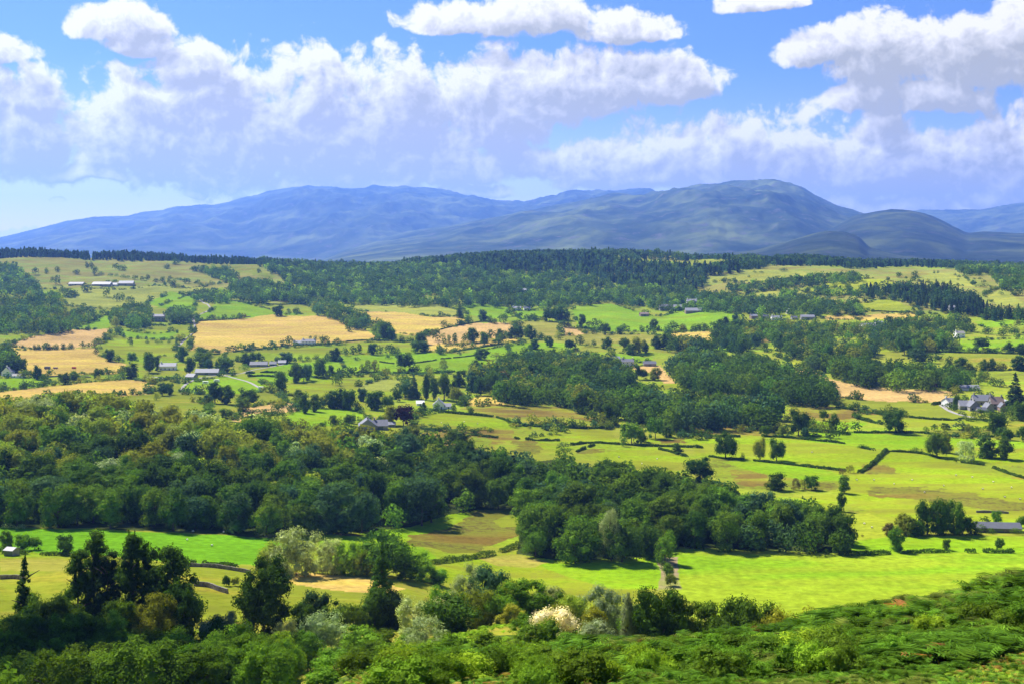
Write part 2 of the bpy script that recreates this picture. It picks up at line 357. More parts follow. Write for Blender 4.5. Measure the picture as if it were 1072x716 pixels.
    sc_ = N(t, 'ShaderNodeVectorMath', operation='SCALE'); L.new(mx2.outputs['Result'], sc_.inputs[0]); L.new(mm.outputs[0], sc_.inputs['Scale'])
    bs = N(t, 'ShaderNodeBsdfDiffuse', inp={'Roughness': .6}); L.new(sc_.outputs[0], bs.inputs['Color'])
    bp = N(t, 'ShaderNodeBump', inp={'Strength': .5, 'Distance': .5}); L.new(n2.outputs[0], bp.inputs['Height']); L.new(bp.outputs[0], bs.inputs['Normal'])
    out = N(t, 'ShaderNodeOutputMaterial'); L.new(bs.outputs[0], out.inputs['Surface'])
    return m

def build_ground():
    us = np.concatenate([np.arange(-1500, -250, 12.5), np.arange(-250, 1325, 1.25), np.arange(1325, 2600, 12.5)]); a = (us - CU) / F
    Y = np.concatenate([np.linspace(3, 60, 24)[:-1], np.linspace(60, 165, 110)[:-1], np.exp(np.linspace(math.log(165), math.log(480), 190))[:-1],
                        1.0 / np.linspace(1 / 480, 1 / 1250, 300)[:-1], np.exp(np.linspace(math.log(1250), math.log(3350), 330))[:-1],
                        np.exp(np.linspace(math.log(3350), math.log(28000), 44))])
    A, YY = np.meshgrid(a, Y, indexing='ij'); X = A * YY; Z = height(X, YY)
    U, V = pix(X, YY, Z)
    # wander of the field edges (a metre or two on the ground)
    w = np.clip(YY / F, .1, 3)
    U2 = U + (fbm(X / 14, YY / 14, 3, 51) - .5) * 5; V2 = V + (fbm(X / 14, YY / 14, 3, 77) - .5) * 2.2
    U3 = U2 + (fbm(X / 9, YY / 9, 4, 151, .6) - .5) * 26; V3 = V2 + (fbm(X / 9, YY / 9, 4, 177, .6) - .5) * 11
    n = U.shape
    col = np.zeros(n + (4,), np.float32); pat = np.zeros(n + (4,), np.float32)
    def put(mask, key):
        b, p, am, tu = FC[key]
        col[mask] = (*b, am); pat[mask] = (*p, tu)
    put(np.ones(n, bool), 'pasture')
    put(YY < 430, 'slope')
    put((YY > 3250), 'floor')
    for key, poly in FIELDS:
        p = np.array(poly, float)
        bb = (U2 > p[:, 0].min()) & (U2 < p[:, 0].max()) & (V2 > p[:, 1].min()) & (V2 < p[:, 1].max()) & (YY > 165)
        if not bb.any(): continue
        idx = np.nonzero(bb.ravel())[0]
        ok = inside(poly, *((U3.ravel()[idx], V3.ravel()[idx]) if key in ('brown', 'tawny', 'rough', 'rust') else (U2.ravel()[idx], V2.ravel()[idx])))
        k = np.zeros(bb.size, bool); k[idx[ok]] = True
        put(k.reshape(n), key)
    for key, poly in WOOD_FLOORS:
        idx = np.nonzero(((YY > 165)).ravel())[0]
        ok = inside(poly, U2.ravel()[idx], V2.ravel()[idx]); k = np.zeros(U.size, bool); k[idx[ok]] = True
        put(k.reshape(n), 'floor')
    # the near brow: bracken slope and rust-coloured grass
    near = YY < 165
    put(near, 'brack')
    rust = near & (((U2 > 380) & (U2 < 650) & (V2 > 692 + 10 * np.sin(U2 / 31))) | ((U2 > 985) & (V2 > 680 + (1072 - U2) * .36)))
    put(rust, 'rust')
    nx, ny = n
    I = np.arange(nx * ny).reshape(nx, ny)
    q = np.stack([I[:-1, :-1], I[1:, :-1], I[1:, 1:], I[:-1, 1:]], -1).reshape(-1, 4)
    me = new_mesh('ground', np.stack([X, YY, Z], -1).reshape(-1, 3), q, [ground_material()], True,
                  {'Col': col.reshape(-1, 4), 'Patch': pat.reshape(-1, 4)})
    o = mesh_obj('ground', me); tag(o, kind='structure')
    return o

def smooth_line(pts, step):
    p = np.asarray(pts, float)
    for _ in range(2):
        q = [p[0]]
        for i in range(len(p) - 1): q += [p[i] * .75 + p[i + 1] * .25, p[i] * .25 + p[i + 1] * .75]
        q.append(p[-1]); p = np.array(q)
    d = np.concatenate([[0], np.cumsum(np.linalg.norm(np.diff(p[:, :2], axis=0), axis=1))])
    n = max(2, int(d[-1] / step) + 1); s = np.linspace(0, d[-1], n)
    return np.stack([np.interp(s, d, p[:, k]) for k in range(p.shape[1])], 1)

def line_on_ground(pix_pts, step=4.0, ymin=150.0):
    w = np.array([ground_at(u, v, ymin)[:2] for u, v in pix_pts])
    return smooth_line(w, step)

def build_roads():
    m, t, ns, L = nt('lane_surface')
    geo = N(t, 'ShaderNodeNewGeometry'); n1 = N(t, 'ShaderNodeTexNoise', inp={'Scale': .4, 'Detail': 5}); L.new(geo.outputs['Position'], n1.inputs['Vector'])
    cr = N(t, 'ShaderNodeMix', data_type='RGBA'); cr.inputs['A'].default_value = (.20, .195, .18, 1); cr.inputs['B'].default_value = (.30, .28, .25, 1)
    L.new(n1.outputs[0], cr.inputs['Factor']); b = N(t, 'ShaderNodeBsdfDiffuse'); L.new(cr.outputs['Result'], b.inputs['Color'])
    out = N(t, 'ShaderNodeOutputMaterial'); L.new(b.outputs[0], out.inputs['Surface'])
    for name, wd, pts in ROADS:
        p = line_on_ground(pts, 5.0); d = np.gradient(p, axis=0); d /= np.linalg.norm(d, axis=1)[:, None] + 1e-9
        nrm = np.stack([-d[:, 1], d[:, 0]], 1)
        V = []
        for s in (-1, -.33, .33, 1):
            q = p + nrm * wd * .5 * s; V.append(np.column_stack([q, height(q[:, 0], q[:, 1]) + (.32 if abs(s) < .9 else .12)]))
        n = len(p); V = np.concatenate(V); f = []
        for k in range(3):
            i = np.arange(n - 1) + k * n; f.append(np.stack([i, i + 1, i + 1 + n, i + n], 1))
        o = mesh_obj(name, new_mesh(name, V, np.concatenate(f), [m], True)); tag(o, kind='structure')
# ---------------------------------------------------------------- what grows where
P_ = dict(dk=(.056,.106,.013), md=(.088,.146,.013), gr=(.105,.195,.015), ol=(.205,.225,.022), li=(.200,.310,.020), pale=(.330,.390,.150),
          sil=(.250,.290,.130), cop=(.052,.018,.020), con=(.032,.062,.020), brn=(.150,.120,.036), bg=(.060,.118,.046), wh=(.540,.520,.340), yg=(.270,.320,.030))
CW = dict(dk='dark green', md='mid green', gr='fresh green', ol='olive green', li='bright lime green', pale='pale grey-green', sil='silvery green',
          cop='dark purple', con='blackish green', brn='brownish', bg='blue-green', wh='whitish flowering', yg='yellow-green')
MIX_BIG = ['ol','ol','md','gr','dk','ol','md','pale','li']
MIX_DK = ['dk','md','md','dk','gr','bg','md','dk']
MIX_MD = ['dk','dk','md','md','bg','ol','md','gr']
MIX_FAR = ['dk','md','dk','gr','bg','md','li','dk']
# (name, shown kind, canopy outline, nearest and farthest distance, spacing, height range, shapes, colours)
WOODS = [
 ('the large wood above the vivid green meadow', 'woodland_tree', [(0,419),(40,417),(80,415),(115,418),(150,424),(185,432),(225,437),(300,440),(345,446),(400,453),(440,455),(470,464),(520,471),(562,478),(552,502),(546,530),(500,531),(470,535),(430,548),(380,553),(340,556),(280,560),(200,554),(100,550),(0,548)], 540, 960, 13, (14,21), ['round','round','tall','round'], MIX_BIG),
 ('the dark wood behind the two bright meadows', 'woodland_tree', [(548,482),(580,479),(620,486),(660,491),(700,494),(740,502),(790,520),(840,524),(884,540),(896,560),(890,576),(830,575),(760,572),(700,569),(688,580),(640,583),(580,584),(540,578),(546,540)], 525, 800, 12, (13,19), ['round','round','tall'], MIX_DK),
 ('the dark copse by the white cottage', 'broadleaf_tree', [(500,388),(520,377),(560,367),(600,370),(640,374),(655,387),(665,400),(640,415),(612,428),(592,426),(585,420),(525,420),(512,408),(490,402)], 960, 1500, 13, (14,21), ['round','round','tall'], MIX_MD),
 ('the long wood behind the rushy meadow', 'broadleaf_tree', [(612,428),(660,405),(700,412),(760,417),(815,424),(820,436),(806,444),(770,443),(700,445),(668,440),(640,432)], 930, 1330, 13, (15,22), ['round','round','tall'], MIX_DK),
 ('the rounded wood beside the pink stubble field', 'broadleaf_tree', [(700,380),(720,368),(760,371),(800,376),(830,387),(862,398),(874,408),(868,420),(830,420),(800,413),(760,410),(722,405),(708,395)], 1080, 1500, 13.5, (15,22), ['round','round'], MIX_DK),
 ('the wood above the slate-roofed farm', 'broadleaf_tree', [(836,378),(880,374),(900,380),(950,383),(1010,387),(1015,398),(1000,405),(950,403),(905,401),(880,393),(850,384)], 1150, 1560, 13.5, (15,21), ['round','round'], MIX_DK),
 ('the broken woods of the upper valley', 'broadleaf_tree', [(690,353),(745,358),(752,342),(790,337),(810,347),(870,347),(900,352),(950,347),(1000,352),(1005,363),(960,366),(915,362),(912,374),(870,370),(830,372),(800,350),(790,360),(770,366),(740,362),(700,363)], 1440, 2150, 12.5, (12,20), ['round','round','tall'], MIX_MD),
 ('the valley wood beside the first stubble field', 'broadleaf_tree', [(0,322),(20,310),(60,308),(68,316),(64,328),(95,324),(100,332),(75,341),(50,349),(5,358),(0,366)], 1700, 2500, 13, (13,20), ['round'], MIX_MD),
 ('the low wood by the white gabled house', 'broadleaf_tree', [(0,366),(12,366),(22,378),(22,388),(0,391)], 1300, 1620, 12, (14,20), ['round'], MIX_DK),
 ('the scrubby hill copse', 'broadleaf_tree', [(0,278),(15,276),(30,288),(42,298),(38,306),(0,316)], 2150, 2900, 15, (10,15), ['round'], MIX_FAR),
 ('the trees round the grey manor', 'broadleaf_tree', [(117,325),(135,319),(157,320),(157,337),(140,339),(120,338)], 1800, 2200, 11, (13,19), ['round'], MIX_MD),
 ('the trees behind the grey manor', 'broadleaf_tree', [(176,324),(190,321),(203,324),(200,335),(178,335)], 1850, 2250, 12, (12,16), ['round'], MIX_FAR),
 ('the trees at the bend of the lane', 'broadleaf_tree', [(200,306),(225,302),(240,306),(243,314),(228,316),(203,312)], 2000, 2400, 12, (11,15), ['round'], MIX_FAR),
 ('the hillside tree belt', 'broadleaf_tree', [(198,281),(235,279),(250,288),(248,296),(228,291),(212,284)], 2300, 2800, 13, (12,17), ['round'], MIX_FAR),
 ('the tree belt above the lane', 'broadleaf_tree', [(240,298),(258,292),(300,298),(320,302),(345,300),(358,318),(330,320),(322,317),(285,312),(270,316),(246,312)], 2000, 2600, 13, (12,18), ['round'], MIX_FAR),
 ('the copse jutting into the tan hay field', 'broadleaf_tree', [(322,318),(345,310),(352,320),(365,325),(385,331),(386,339),(372,342),(358,334),(335,327)], 1750, 2250, 11, (13,18), ['round'], MIX_MD),
 ('the small copse between two hay fields', 'broadleaf_tree', [(386,337),(400,335),(413,346),(412,352),(400,352),(390,345)], 1700, 2000, 11, (12,16), ['round'], MIX_MD),
 ('the hedgerow trees of the right hills', 'broadleaf_tree', [(755,298),(800,294),(850,288),(900,286),(905,292),(850,298),(800,303),(765,305)], 2050, 2700, 14, (11,15), ['round'], MIX_FAR),
 ('the dark hill wood', 'broadleaf_tree', [(740,320),(780,311),(815,309),(825,300),(834,308),(850,313),(900,315),(905,326),(850,330),(790,327),(745,323)], 1850, 2450, 13, (12,18), ['round'], MIX_FAR),
 ('the hill hedges', 'broadleaf_tree', [(838,302),(880,300),(905,302),(920,304),(905,310),(880,309),(850,307)], 2000, 2500, 16, (9,12), ['round'], MIX_FAR),
 ('the dark mixed wood on the far hill', 'conifer_tree', [(898,300),(950,297),(990,299),(1020,310),(1035,320),(1060,324),(1072,321),(1072,330),(1040,331),(1000,325),(960,318),(935,310),(905,308)], 1750, 2500, 12, (14,20), ['spruce','round','spruce'], ['con','con','dk','bg']),
 ('the village trees', 'broadleaf_tree', [(780,342),(800,334),(850,337),(900,340),(930,336),(960,333),(1010,332),(1025,345),(1000,350),(940,346),(900,349),(850,346),(795,346)], 1700, 2150, 14, (12,17), ['round'], MIX_MD),
 ('the forest', 'broadleaf_tree', [(276,279),(330,278),(358,278),(420,276),(470,276),(520,284),(600,286),(660,300),(720,300),(735,306),(765,305),(770,317),(740,324),(700,323),(660,318),(640,315),(600,317),(560,322),(530,318),(500,317),(470,317),(440,317),(385,317),(362,316),(340,304),(300,292)], 1950, 3150, 14.5, (12,19), ['round','round','tall'], MIX_FAR),
 ('the forest', 'conifer_tree', [(420,273),(470,269),(520,265),(600,264),(640,267),(690,275),(740,277),(806,271),(806,276),(740,287),(735,303),(700,300),(660,298),(600,284),(520,284),(470,277),(420,277)], 2350, 3400, 12, (12,20), ['spruce','round','spruce'], ['bg','dk','md','con','bg']),
 ('the skyline plantation', 'conifer_tree', [(0,259),(50,261),(93,265),(94,271),(40,270),(0,268)], 2850, 3150, 9.5, (9,18), ['spruce'], ['con','bg','dk']),
 ('the skyline plantation', 'conifer_tree', [(97,263),(140,264),(175,267),(220,267),(272,273),(276,279),(240,275),(180,271),(97,271)], 2750, 3150, 9.5, (8,16), ['spruce'], ['con','bg','dk']),
 ('the far right forest', 'conifer_tree', [(800,271),(850,266),(900,268),(940,269),(1000,275),(1000,279),(950,277),(900,279),(850,276),(806,276)], 2600, 3600, 12, (9,15), ['spruce','spruce','round'], ['con','bg','dk']),
 ('the crest wood under the fells', 'broadleaf_tree', [(270,268),(420,266),(500,262),(640,260),(690,262),(800,264),(900,264),(1072,268),(1072,278),(1000,279),(940,276),(800,274),(690,270),(500,272),(420,280),(270,282)], 2700, 3700, 13, (8,15), ['round','round','spruce'], ['dk','bg','md','con']),
 ('the far right forest', 'broadleaf_tree', [(1000,279),(1050,277),(1072,279),(1072,290),(1040,286),(1010,287)], 2300, 3300, 15, (11,16), ['round'], MIX_FAR),
 ('the far right forest', 'broadleaf_tree', [(1040,290),(1072,292),(1072,310),(1050,302)], 2000, 2600, 16, (10,15), ['round'], MIX_FAR),
 ('the shaded trees at the foot of the slope', 'deciduous_tree', [(0,648),(60,644),(130,656),(205,660),(290,672),(350,688),(396,694),(418,706),(424,790),(0,790)], 178, 300, 7.8, (8,12), ['round','round','tall'], ['md','gr','gr','md','dk','gr','li']),
]
# woods whose floor shows between the trunks (same outlines, pushed down to the ground)
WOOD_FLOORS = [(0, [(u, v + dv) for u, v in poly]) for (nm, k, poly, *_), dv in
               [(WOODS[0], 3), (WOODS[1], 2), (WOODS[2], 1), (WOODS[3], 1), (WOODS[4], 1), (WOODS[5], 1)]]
# single trees of the fields: (u, v of the foot, height, width, shape, colour) in photo pixels
R, T, S, C, B_ = 'round', 'tall', 'shrub', 'spruce', 'birch'
TREES = [
 # left hill
 (58,298,10,11,R,'md'),(37,288,8,8,R,'dk'),(48.5,287,7,6,R,'md'),(60.6,285,6,6,R,'dk'),(79.5,287,5,8,R,'dk'),(91,281,7,5,T,'dk'),(96,281,7,6,R,'dk'),(99,288,9,8,R,'dk'),
 (106,288.5,4,7,S,'dk'),(116,290,4,7,S,'dk'),(122,290,4,6,S,'md'),(129,291,4,7,S,'dk'),(134,292,3.5,5,S,'dk'),(142,293,5,7,R,'dk'),(150,294,4.5,7,R,'dk'),(155,293,5.5,5,R,'dk'),
 (120.6,282.5,7,7,R,'dk'),(126,283.5,6,7,R,'dk'),(130,284,7,6,R,'dk'),(175,282,6,9,R,'dk'),(163,295.5,4.5,7,R,'dk'),(170,296,5,7,R,'dk'),(177,296,5,6,R,'md'),(184,277,5.5,10,R,'dk'),
 (182,300,7,8,R,'md'),(195,297,6,8,R,'dk'),(91,306,9,12,R,'dk'),(112,311,10,8,R,'md'),(122,316,9,8,R,'dk'),(128,315,9,7,R,'md'),(136,318,8,9,R,'dk'),(42,307,6,7,R,'md'),(72,312,10,16,R,'md'),(66,310,9,9,R,'dk'),(79,312,8,8,R,'md'),
 (107,330.5,8,8,R,'md'),(113,329,3.5,6,S,'dk'),(136,362,9,7,R,'dk'),(154,360,4.5,5,S,'md'),(164,360,4.5,5,S,'dk'),(168.5,360,4,5,S,'md'),(177,360,5,4.5,S,'dk'),
 (31,366.5,4.5,3.5,S,'dk'),(36,366.3,6.5,5,R,'dk'),(40.5,366.2,6.5,6,R,'md'),(48.5,366,7.5,8,R,'dk'),(58,366,6.5,7,R,'md'),(66,366,7,6,R,'dk'),(74.5,365.5,7,8,R,'dk'),(86,364.5,7,7,R,'md'),(92,364.3,6,6,R,'dk'),(99,364,8,7,R,'md'),
 (100.5,371,8,6,R,'dk'),(109,358,6.5,6,R,'md'),(115.5,356,6.5,8,R,'ol'),(120,353,5,6,S,'md'),(105,367,6,6,S,'dk'),
 (185,359,5.5,5,T,'dk'),(203,284,6,9,R,'dk'),(212,283,5,8,R,'md'),(271,286,5.5,6,R,'dk'),(284.5,287.5,3,4,S,'dk'),(291,331,11.5,13,R,'dk'),(302,328,5,5,R,'dk'),(310,328,6.5,7,R,'dk'),(303,361.5,10,10,R,'md'),(265,364,6,4,T,'md'),
 (340,361.5,10.5,10,R,'dk'),(325,355.5,4,4,R,'dk'),(330,355.5,4.5,5,R,'md'),(335,355.5,4,4,R,'dk'),(353,360.5,7,7,R,'md'),(190,378,16,15,R,'dk'),(212,377,15,18,R,'md'),
 # centre left, small fields
 (365,347,9,8,R,'dk'),(403,355,18,14,R,'md'),(410,356,15,12,R,'gr'),(465,343,8.5,9,R,'dk'),(475,321,8.5,7,R,'md'),(481,333,17,8,C,'dk'),(491,337,6.5,9,R,'dk'),(506,336,12.5,12,R,'bg'),(513,338,8,8,R,'md'),(527,339,10.5,10,R,'md'),(518,339,6,8,R,'dk'),
 (456,357,9.5,10,R,'dk'),(463.5,355,6.5,6,R,'ol'),(470,359,8.5,5,T,'ol'),(476,359,10.5,7,T,'md'),(494,358,15.5,17,R,'md'),(488,359,10,11,R,'dk'),(507,361,13.5,9,T,'md'),(514,355,10.5,12,R,'dk'),(524,355,11.5,10,R,'dk'),(525,359,9,8,R,'md'),(535,355,14,10,R,'bg'),
 (485,365,8.5,9,R,'dk'),(461,371,9,10,R,'dk'),(441,360,13,14,R,'md'),(437,369,12,14,R,'dk'),(444,368,11,12,R,'bg'),(421,358,7.5,7,R,'dk'),(427,358,5,6,S,'dk'),(390,371,12,10,R,'dk'),(398,371,10,9,R,'md'),(408,371,11,11,R,'dk'),(416,371,9,8,R,'md'),(376,370,10,7,T,'md'),(370,371,9,9,R,'dk'),(362,372,9,9,R,'dk'),
 (504,376,11.5,17,R,'dk'),(519.6,376,7,13,R,'ol'),(482,372.5,3,3,S,'dk'),(461,370.5,8.5,9,R,'md'),(534,371,5,8,S,'dk'),(532,376,9,8,R,'md'),
 # centre
 (588,335,15,20,R,'dk'),(588,327,9,15,R,'md'),(581,334,12,10,R,'dk'),(594,336,11,10,R,'dk'),(590,343,8.5,10,R,'bg'),(596,343,7.5,7,R,'md'),(609,343,14,9,T,'md'),(625,343,9.5,12,R,'dk'),(617,343,7,8,R,'md'),(621,350,7.5,8,R,'dk'),(634,351,13,11,R,'md'),
 (653,350,11,16,R,'md'),(648,350,8,8,R,'bg'),(672,348,7.5,9,R,'dk'),(684,345,11.5,10,R,'md'),(706,346,10,14,R,'dk'),(698,348,8,10,R,'md'),(715,346,7,8,R,'dk'),(559,335,5.5,12,R,'dk'),(575,337,12.5,13,R,'dk'),(553,334,4.5,7,S,'dk'),(544,342,7.5,10,R,'dk'),(542,355,14,13,R,'dk'),(550,350,8,8,R,'md'),
 (555,355,15,14,R,'md'),(567,356,8,10,R,'dk'),(575,363,11.5,10,R,'md'),(585,356,9.5,9,R,'ol'),(559,365.5,11.5,12,R,'dk'),(555,367,7,8,R,'gr'),(597,367,12,12,R,'dk'),(608,361,10.5,11,R,'dk'),(622,363,8,7,R,'dk'),(615,363,5,8,S,'dk'),(635,365,13,14,R,'md'),(653,365,11.5,14,R,'md'),
 (668,370,18,16,R,'ol'),(660,371,12,12,R,'md'),(675,369,12,10,R,'dk'),(688,365,15,14,R,'md'),(697,365,17,16,R,'dk'),(705,364,12,12,R,'md'),(580,376,9.5,16,R,'dk'),(770,339,11.5,7,T,'bg'),(779,340,11,8,T,'dk'),
 (728,346,7,12,R,'dk'),(738,346,8,12,R,'md'),(747,344,8,11,R,'dk'),(758,346,15,18,R,'dk'),(770,347,13,17,R,'dk'),(780,346,11,14,R,'md'),
 (758,296,5.5,9,R,'dk'),(769,296,4.5,9,R,'dk'),(784,291,3,3.5,S,'dk'),(748,296,3,6,S,'dk'),(790,286,2.6,4,S,'dk'),(797,286,2.4,5,S,'dk'),(835,291,2.6,3,S,'dk'),(820,284,3.5,12,S,'dk'),(732,296,3,4,S,'dk'),
 (1000,289,3,3,S,'dk'),(1004,291,3,4,S,'dk'),(1009,290,3.4,3.5,S,'dk'),(1014,295,3,3.5,S,'dk'),(1020,293.5,3,3,S,'dk'),(1003,294,2.4,3,S,'dk'),(978,287,4,3,S,'dk'),(982,287,4,3,S,'dk'),(958,290,6,9,R,'dk'),(941,291,6,8,R,'dk'),(1030,297,4,6,S,'dk'),(1026,293,3,5,S,'dk'),(1033,308,4,7,S,'dk'),(1048,309,4,6,S,'dk'),(1030,302,5,18,S,'dk'),
 (812,297,5,9,R,'dk'),(824,296,5,8,R,'md'),(838,294,5,9,R,'dk'),(772,304,5,9,R,'md'),(788,302,6,9,R,'dk'),(803,301,5,8,R,'md'),(862,303,5,9,R,'dk'),(874,303,6,10,R,'md'),(889,302,5,9,R,'dk'),(905,302,5,8,R,'md'),(820,312,7,9,R,'dk'),(834,308,8,11,R,'md'),(846,312,6,9,R,'dk'),(930,305,6,10,R,'dk'),(918,308,6,9,R,'md'),(944,308,5,9,R,'dk'),(1062,300,8,12,R,'dk'),(1052,296,6,9,R,'md'),(1040,291,6,10,R,'dk'),(1066,310,7,11,R,'md'),
 (908,371,15,22,R,'dk'),(947,371,20,18,R,'dk'),(998,368,8,13,R,'md'),(980,367,9.5,8,R,'md'),(1028,367,14,16,R,'dk'),(1022,368,8,7,R,'md'),(1014,369,6,8,S,'dk'),(1057,369,11.5,12,R,'dk'),(1069,371,12,11,R,'dk'),(1045,367,4.5,4,S,'md'),(962,367,18,20,R,'md'),(970,365,15,12,R,'ol'),(962,380,16,18,R,'bg'),(973,380,10.5,14,R,'md'),(955,377,12,12,R,'dk'),
 (994.3,382.6,10,11,R,'dk'),(1007,386.8,14,15,R,'md'),(1030,387.6,12.5,11,R,'md'),(1038,387.6,13,10,R,'dk'),(1045.4,387.6,9,11,R,'ol'),(1067,387.6,17,19,R,'dk'),(1062,350,9,14,R,'dk'),(1048,352,8,13,R,'md'),(1032,350,8,14,R,'dk'),
 # valley left
 (12,391,22,24,R,'dk'),(21,391,16,14,R,'dk'),(38,397,16,12,R,'dk'),(44,398,7,6,R,'md'),(48.6,400,4,5,S,'dk'),(54,402.5,3,4,S,'ol'),(67,402,12.5,13,R,'dk'),(77,400,12.5,13,R,'md'),(87,399,5.5,8,S,'md'),(103,397,12,11,R,'dk'),(114.5,397.5,5.5,10,S,'md'),(123,397,7,9,R,'gr'),(138,396,16.5,18,R,'dk'),(129,397,9,9,R,'md'),
 (156,390,22,14,T,'md'),(164,388,15.5,8,T,'dk'),(138,380.5,12,10,R,'gr'),(115.5,378,13,12,R,'dk'),(124,379,8.5,8,R,'md'),(129,379.3,4.5,5,S,'dk'),(3,408,9,9,R,'bg'),(125.6,413.5,5.2,4,C,'dk'),(130.6,413.5,5.2,4.5,C,'dk'),(138.6,412.7,7.5,9,R,'dk'),(151.6,411.5,5.5,5,R,'dk'),(162,409.5,4.5,4.5,C,'dk'),
 (170,414,14,12,R,'bg'),(164,418.6,8.5,8,R,'ol'),(177,413,12.5,10,R,'md'),(9,418,5.5,11,S,'ol'),(102,415.5,4,8,S,'dk'),(111,415,4,8,S,'md'),(169,430,5.5,9,S,'pale'),
 (211,383,14.5,22,R,'md'),(218,373,8,14,R,'md'),(199,391,17.5,12,T,'dk'),(217.5,387,11.5,12,R,'bg'),(236,377,9,9,R,'dk'),(237,390,17,20,R,'md'),(229,389,12,10,R,'dk'),(258,382,13.5,14,R,'dk'),(267,380,11.5,14,R,'dk'),(274.5,378,6.5,7,R,'md'),(256,387.6,7,12,S,'gr'),(248,378,6,8,R,'md'),
 (299.6,380,11.5,14,R,'bg'),(289.5,380,6.5,7,R,'dk'),(314,377.5,6.5,6,R,'md'),(322,378,6,8,R,'dk'),(331,377.5,6.5,9,R,'md'),(351,377.5,14.5,15,R,'dk'),(343,377,9,10,R,'md'),(294.6,412,24,15,T,'md'),(310,400,20,17,R,'md'),(318,399,18,14,R,'bg'),(323,397.7,17,11,R,'dk'),(308,387,9.5,8,R,'dk'),(335,395,20.5,14,T,'md'),(347,392.6,11.5,8,R,'dk'),
 (353,403.5,10.5,11,R,'dk'),(313,420,13.5,12,R,'dk'),(225,422,23,17,T,'dk'),(218,424,12,10,R,'bg'),(237,423,20.5,20,R,'dk'),(259.5,423.6,15.5,22,R,'dk'),(266,422,12,12,R,'md'),(254,430,14.5,16,R,'md'),(275,423,5.5,8,S,'dk'),(299,423,4.5,5,S,'dk'),(219,438,12.5,18,R,'gr'),(209,438,9,12,R,'dk'),(206,437,8.5,8,R,'dk'),(236,439,12,16,R,'md'),(243,438,9,9,R,'bg'),(197.5,436,6.5,10,S,'bg'),
 (248.5,440,6.5,6,R,'dk'),(264.5,441,10.5,8,C,'dk'),(271,440.5,8,8,R,'dk'),(279.5,439.5,9,12,R,'md'),(290,437,9,10,R,'dk'),(296,436,8,9,R,'dk'),(304.6,433.6,5.5,9,S,'dk'),
 (319,432,20.5,14,R,'dk'),(330,430.5,18.5,15,R,'md'),(338,427,12.5,10,R,'ol'),(348,427,20.5,17,R,'dk'),(358,427,22,16,R,'dk'),(340.6,444,4.5,5,S,'md'),(349,445.5,12,9,R,'md'),(355,445.5,10,8,R,'dk'),
 (366,428.6,22,18,R,'dk'),(374,428,10,9,R,'md'),(380,420,14.5,12,R,'bg'),(392,428.6,20.5,20,R,'dk'),(406,428,15,14,R,'md'),(400,428,9,8,R,'dk'),(424,388.5,19.5,19,R,'dk'),(436.7,390,8.5,9,R,'dk'),(379,391,10.5,6,B_,'ol'),(385,390,13.5,7,B_,'ol'),(392,390,13.5,10,B_,'ol'),(406.6,391,6.5,6,R,'md'),(447.6,391,9.5,9,R,'md'),(464,387.6,12,10,B_,'ol'),(457,390,5,9,S,'dk'),
 (499.5,388.5,12.5,18,R,'dk'),(433,417,25,14,C,'bg'),(424,417,17.5,14,R,'bg'),(446,418.6,27,8,'poplar','dk'),(454,418,23,11,T,'md'),(465,418.6,28,17,R,'md'),(474,417,20,12,R,'dk'),(481,404.5,18.5,17,R,'dk'),(478,422,17.5,17,R,'ol'),(484,424,10,9,R,'md'),(495,410,22.5,15,R,'bg'),(503,413.6,18.5,13,R,'dk'),(514,413.6,25.5,20,R,'dk'),(525.6,405,18.5,15,R,'brn'),(530,420,17,14,R,'dk'),(416,420,12,10,R,'dk'),
 (408,444.6,21,20,R,'ol'),(398,446,12,10,R,'md'),(443.5,427,6.5,7,C,'dk'),(457.6,430,8.5,8,R,'md'),(475,432,9.5,6,T,'md'),(492,433.6,6.5,6,R,'md'),(366,445.5,12.5,12,R,'md'),(376.5,443,7.5,6,R,'gr'),(400,460,10,17,R,'dk'),(532,443,6.5,6,R,'md'),(442,449,6.5,10,S,'bg'),(430,462,16,20,R,'ol'),(420,462,12,12,R,'gr'),(473.6,465.5,16.5,18,R,'md'),(485,469,18.5,20,R,'dk'),
 # centre right
 (612,433,27,30,R,'dk'),(640,444,22.5,18,R,'md'),(631,446,12,10,R,'ol'),(671,442,22.5,22,R,'md'),(661,464,23,24,R,'gr'),(652.6,467,11,10,R,'md'),(672,462,16,12,R,'md'),(686,459,22.5,18,R,'gr'),(698,457,17,15,R,'md'),(708,454.6,10.5,8,R,'bg'),(583,446,7.5,6,R,'bg'),(601.5,447,6.5,9,S,'bg'),(636,449,6.5,12,S,'md'),(709.6,474,11.5,12,R,'dk'),(590.6,469,7,14,S,'bg'),(590,477,10,18,R,'md'),
 (674,397,11.5,10,R,'md'),(686,397.6,13.5,14,R,'ol'),(667,397,15.5,8,T,'dk'),(759.5,479,27.5,26,R,'dk'),(795.6,481.4,24.5,17,R,'ol'),(813,482.3,24.5,20,R,'dk'),(777.6,479.7,6.5,6,S,'dk'),(835.8,455.5,28.5,27,R,'dk'),(842.5,458.8,12.5,8,R,'bg'),(818,457,12,11,R,'ol'),(862.6,440.4,11.5,10,R,'md'),(872.6,451.3,19.5,12,R,'md'),(882,454.6,8,10,R,'dk'),(774.6,453.8,9.5,8,R,'ol'),(800.6,456.3,11.5,11,R,'md'),
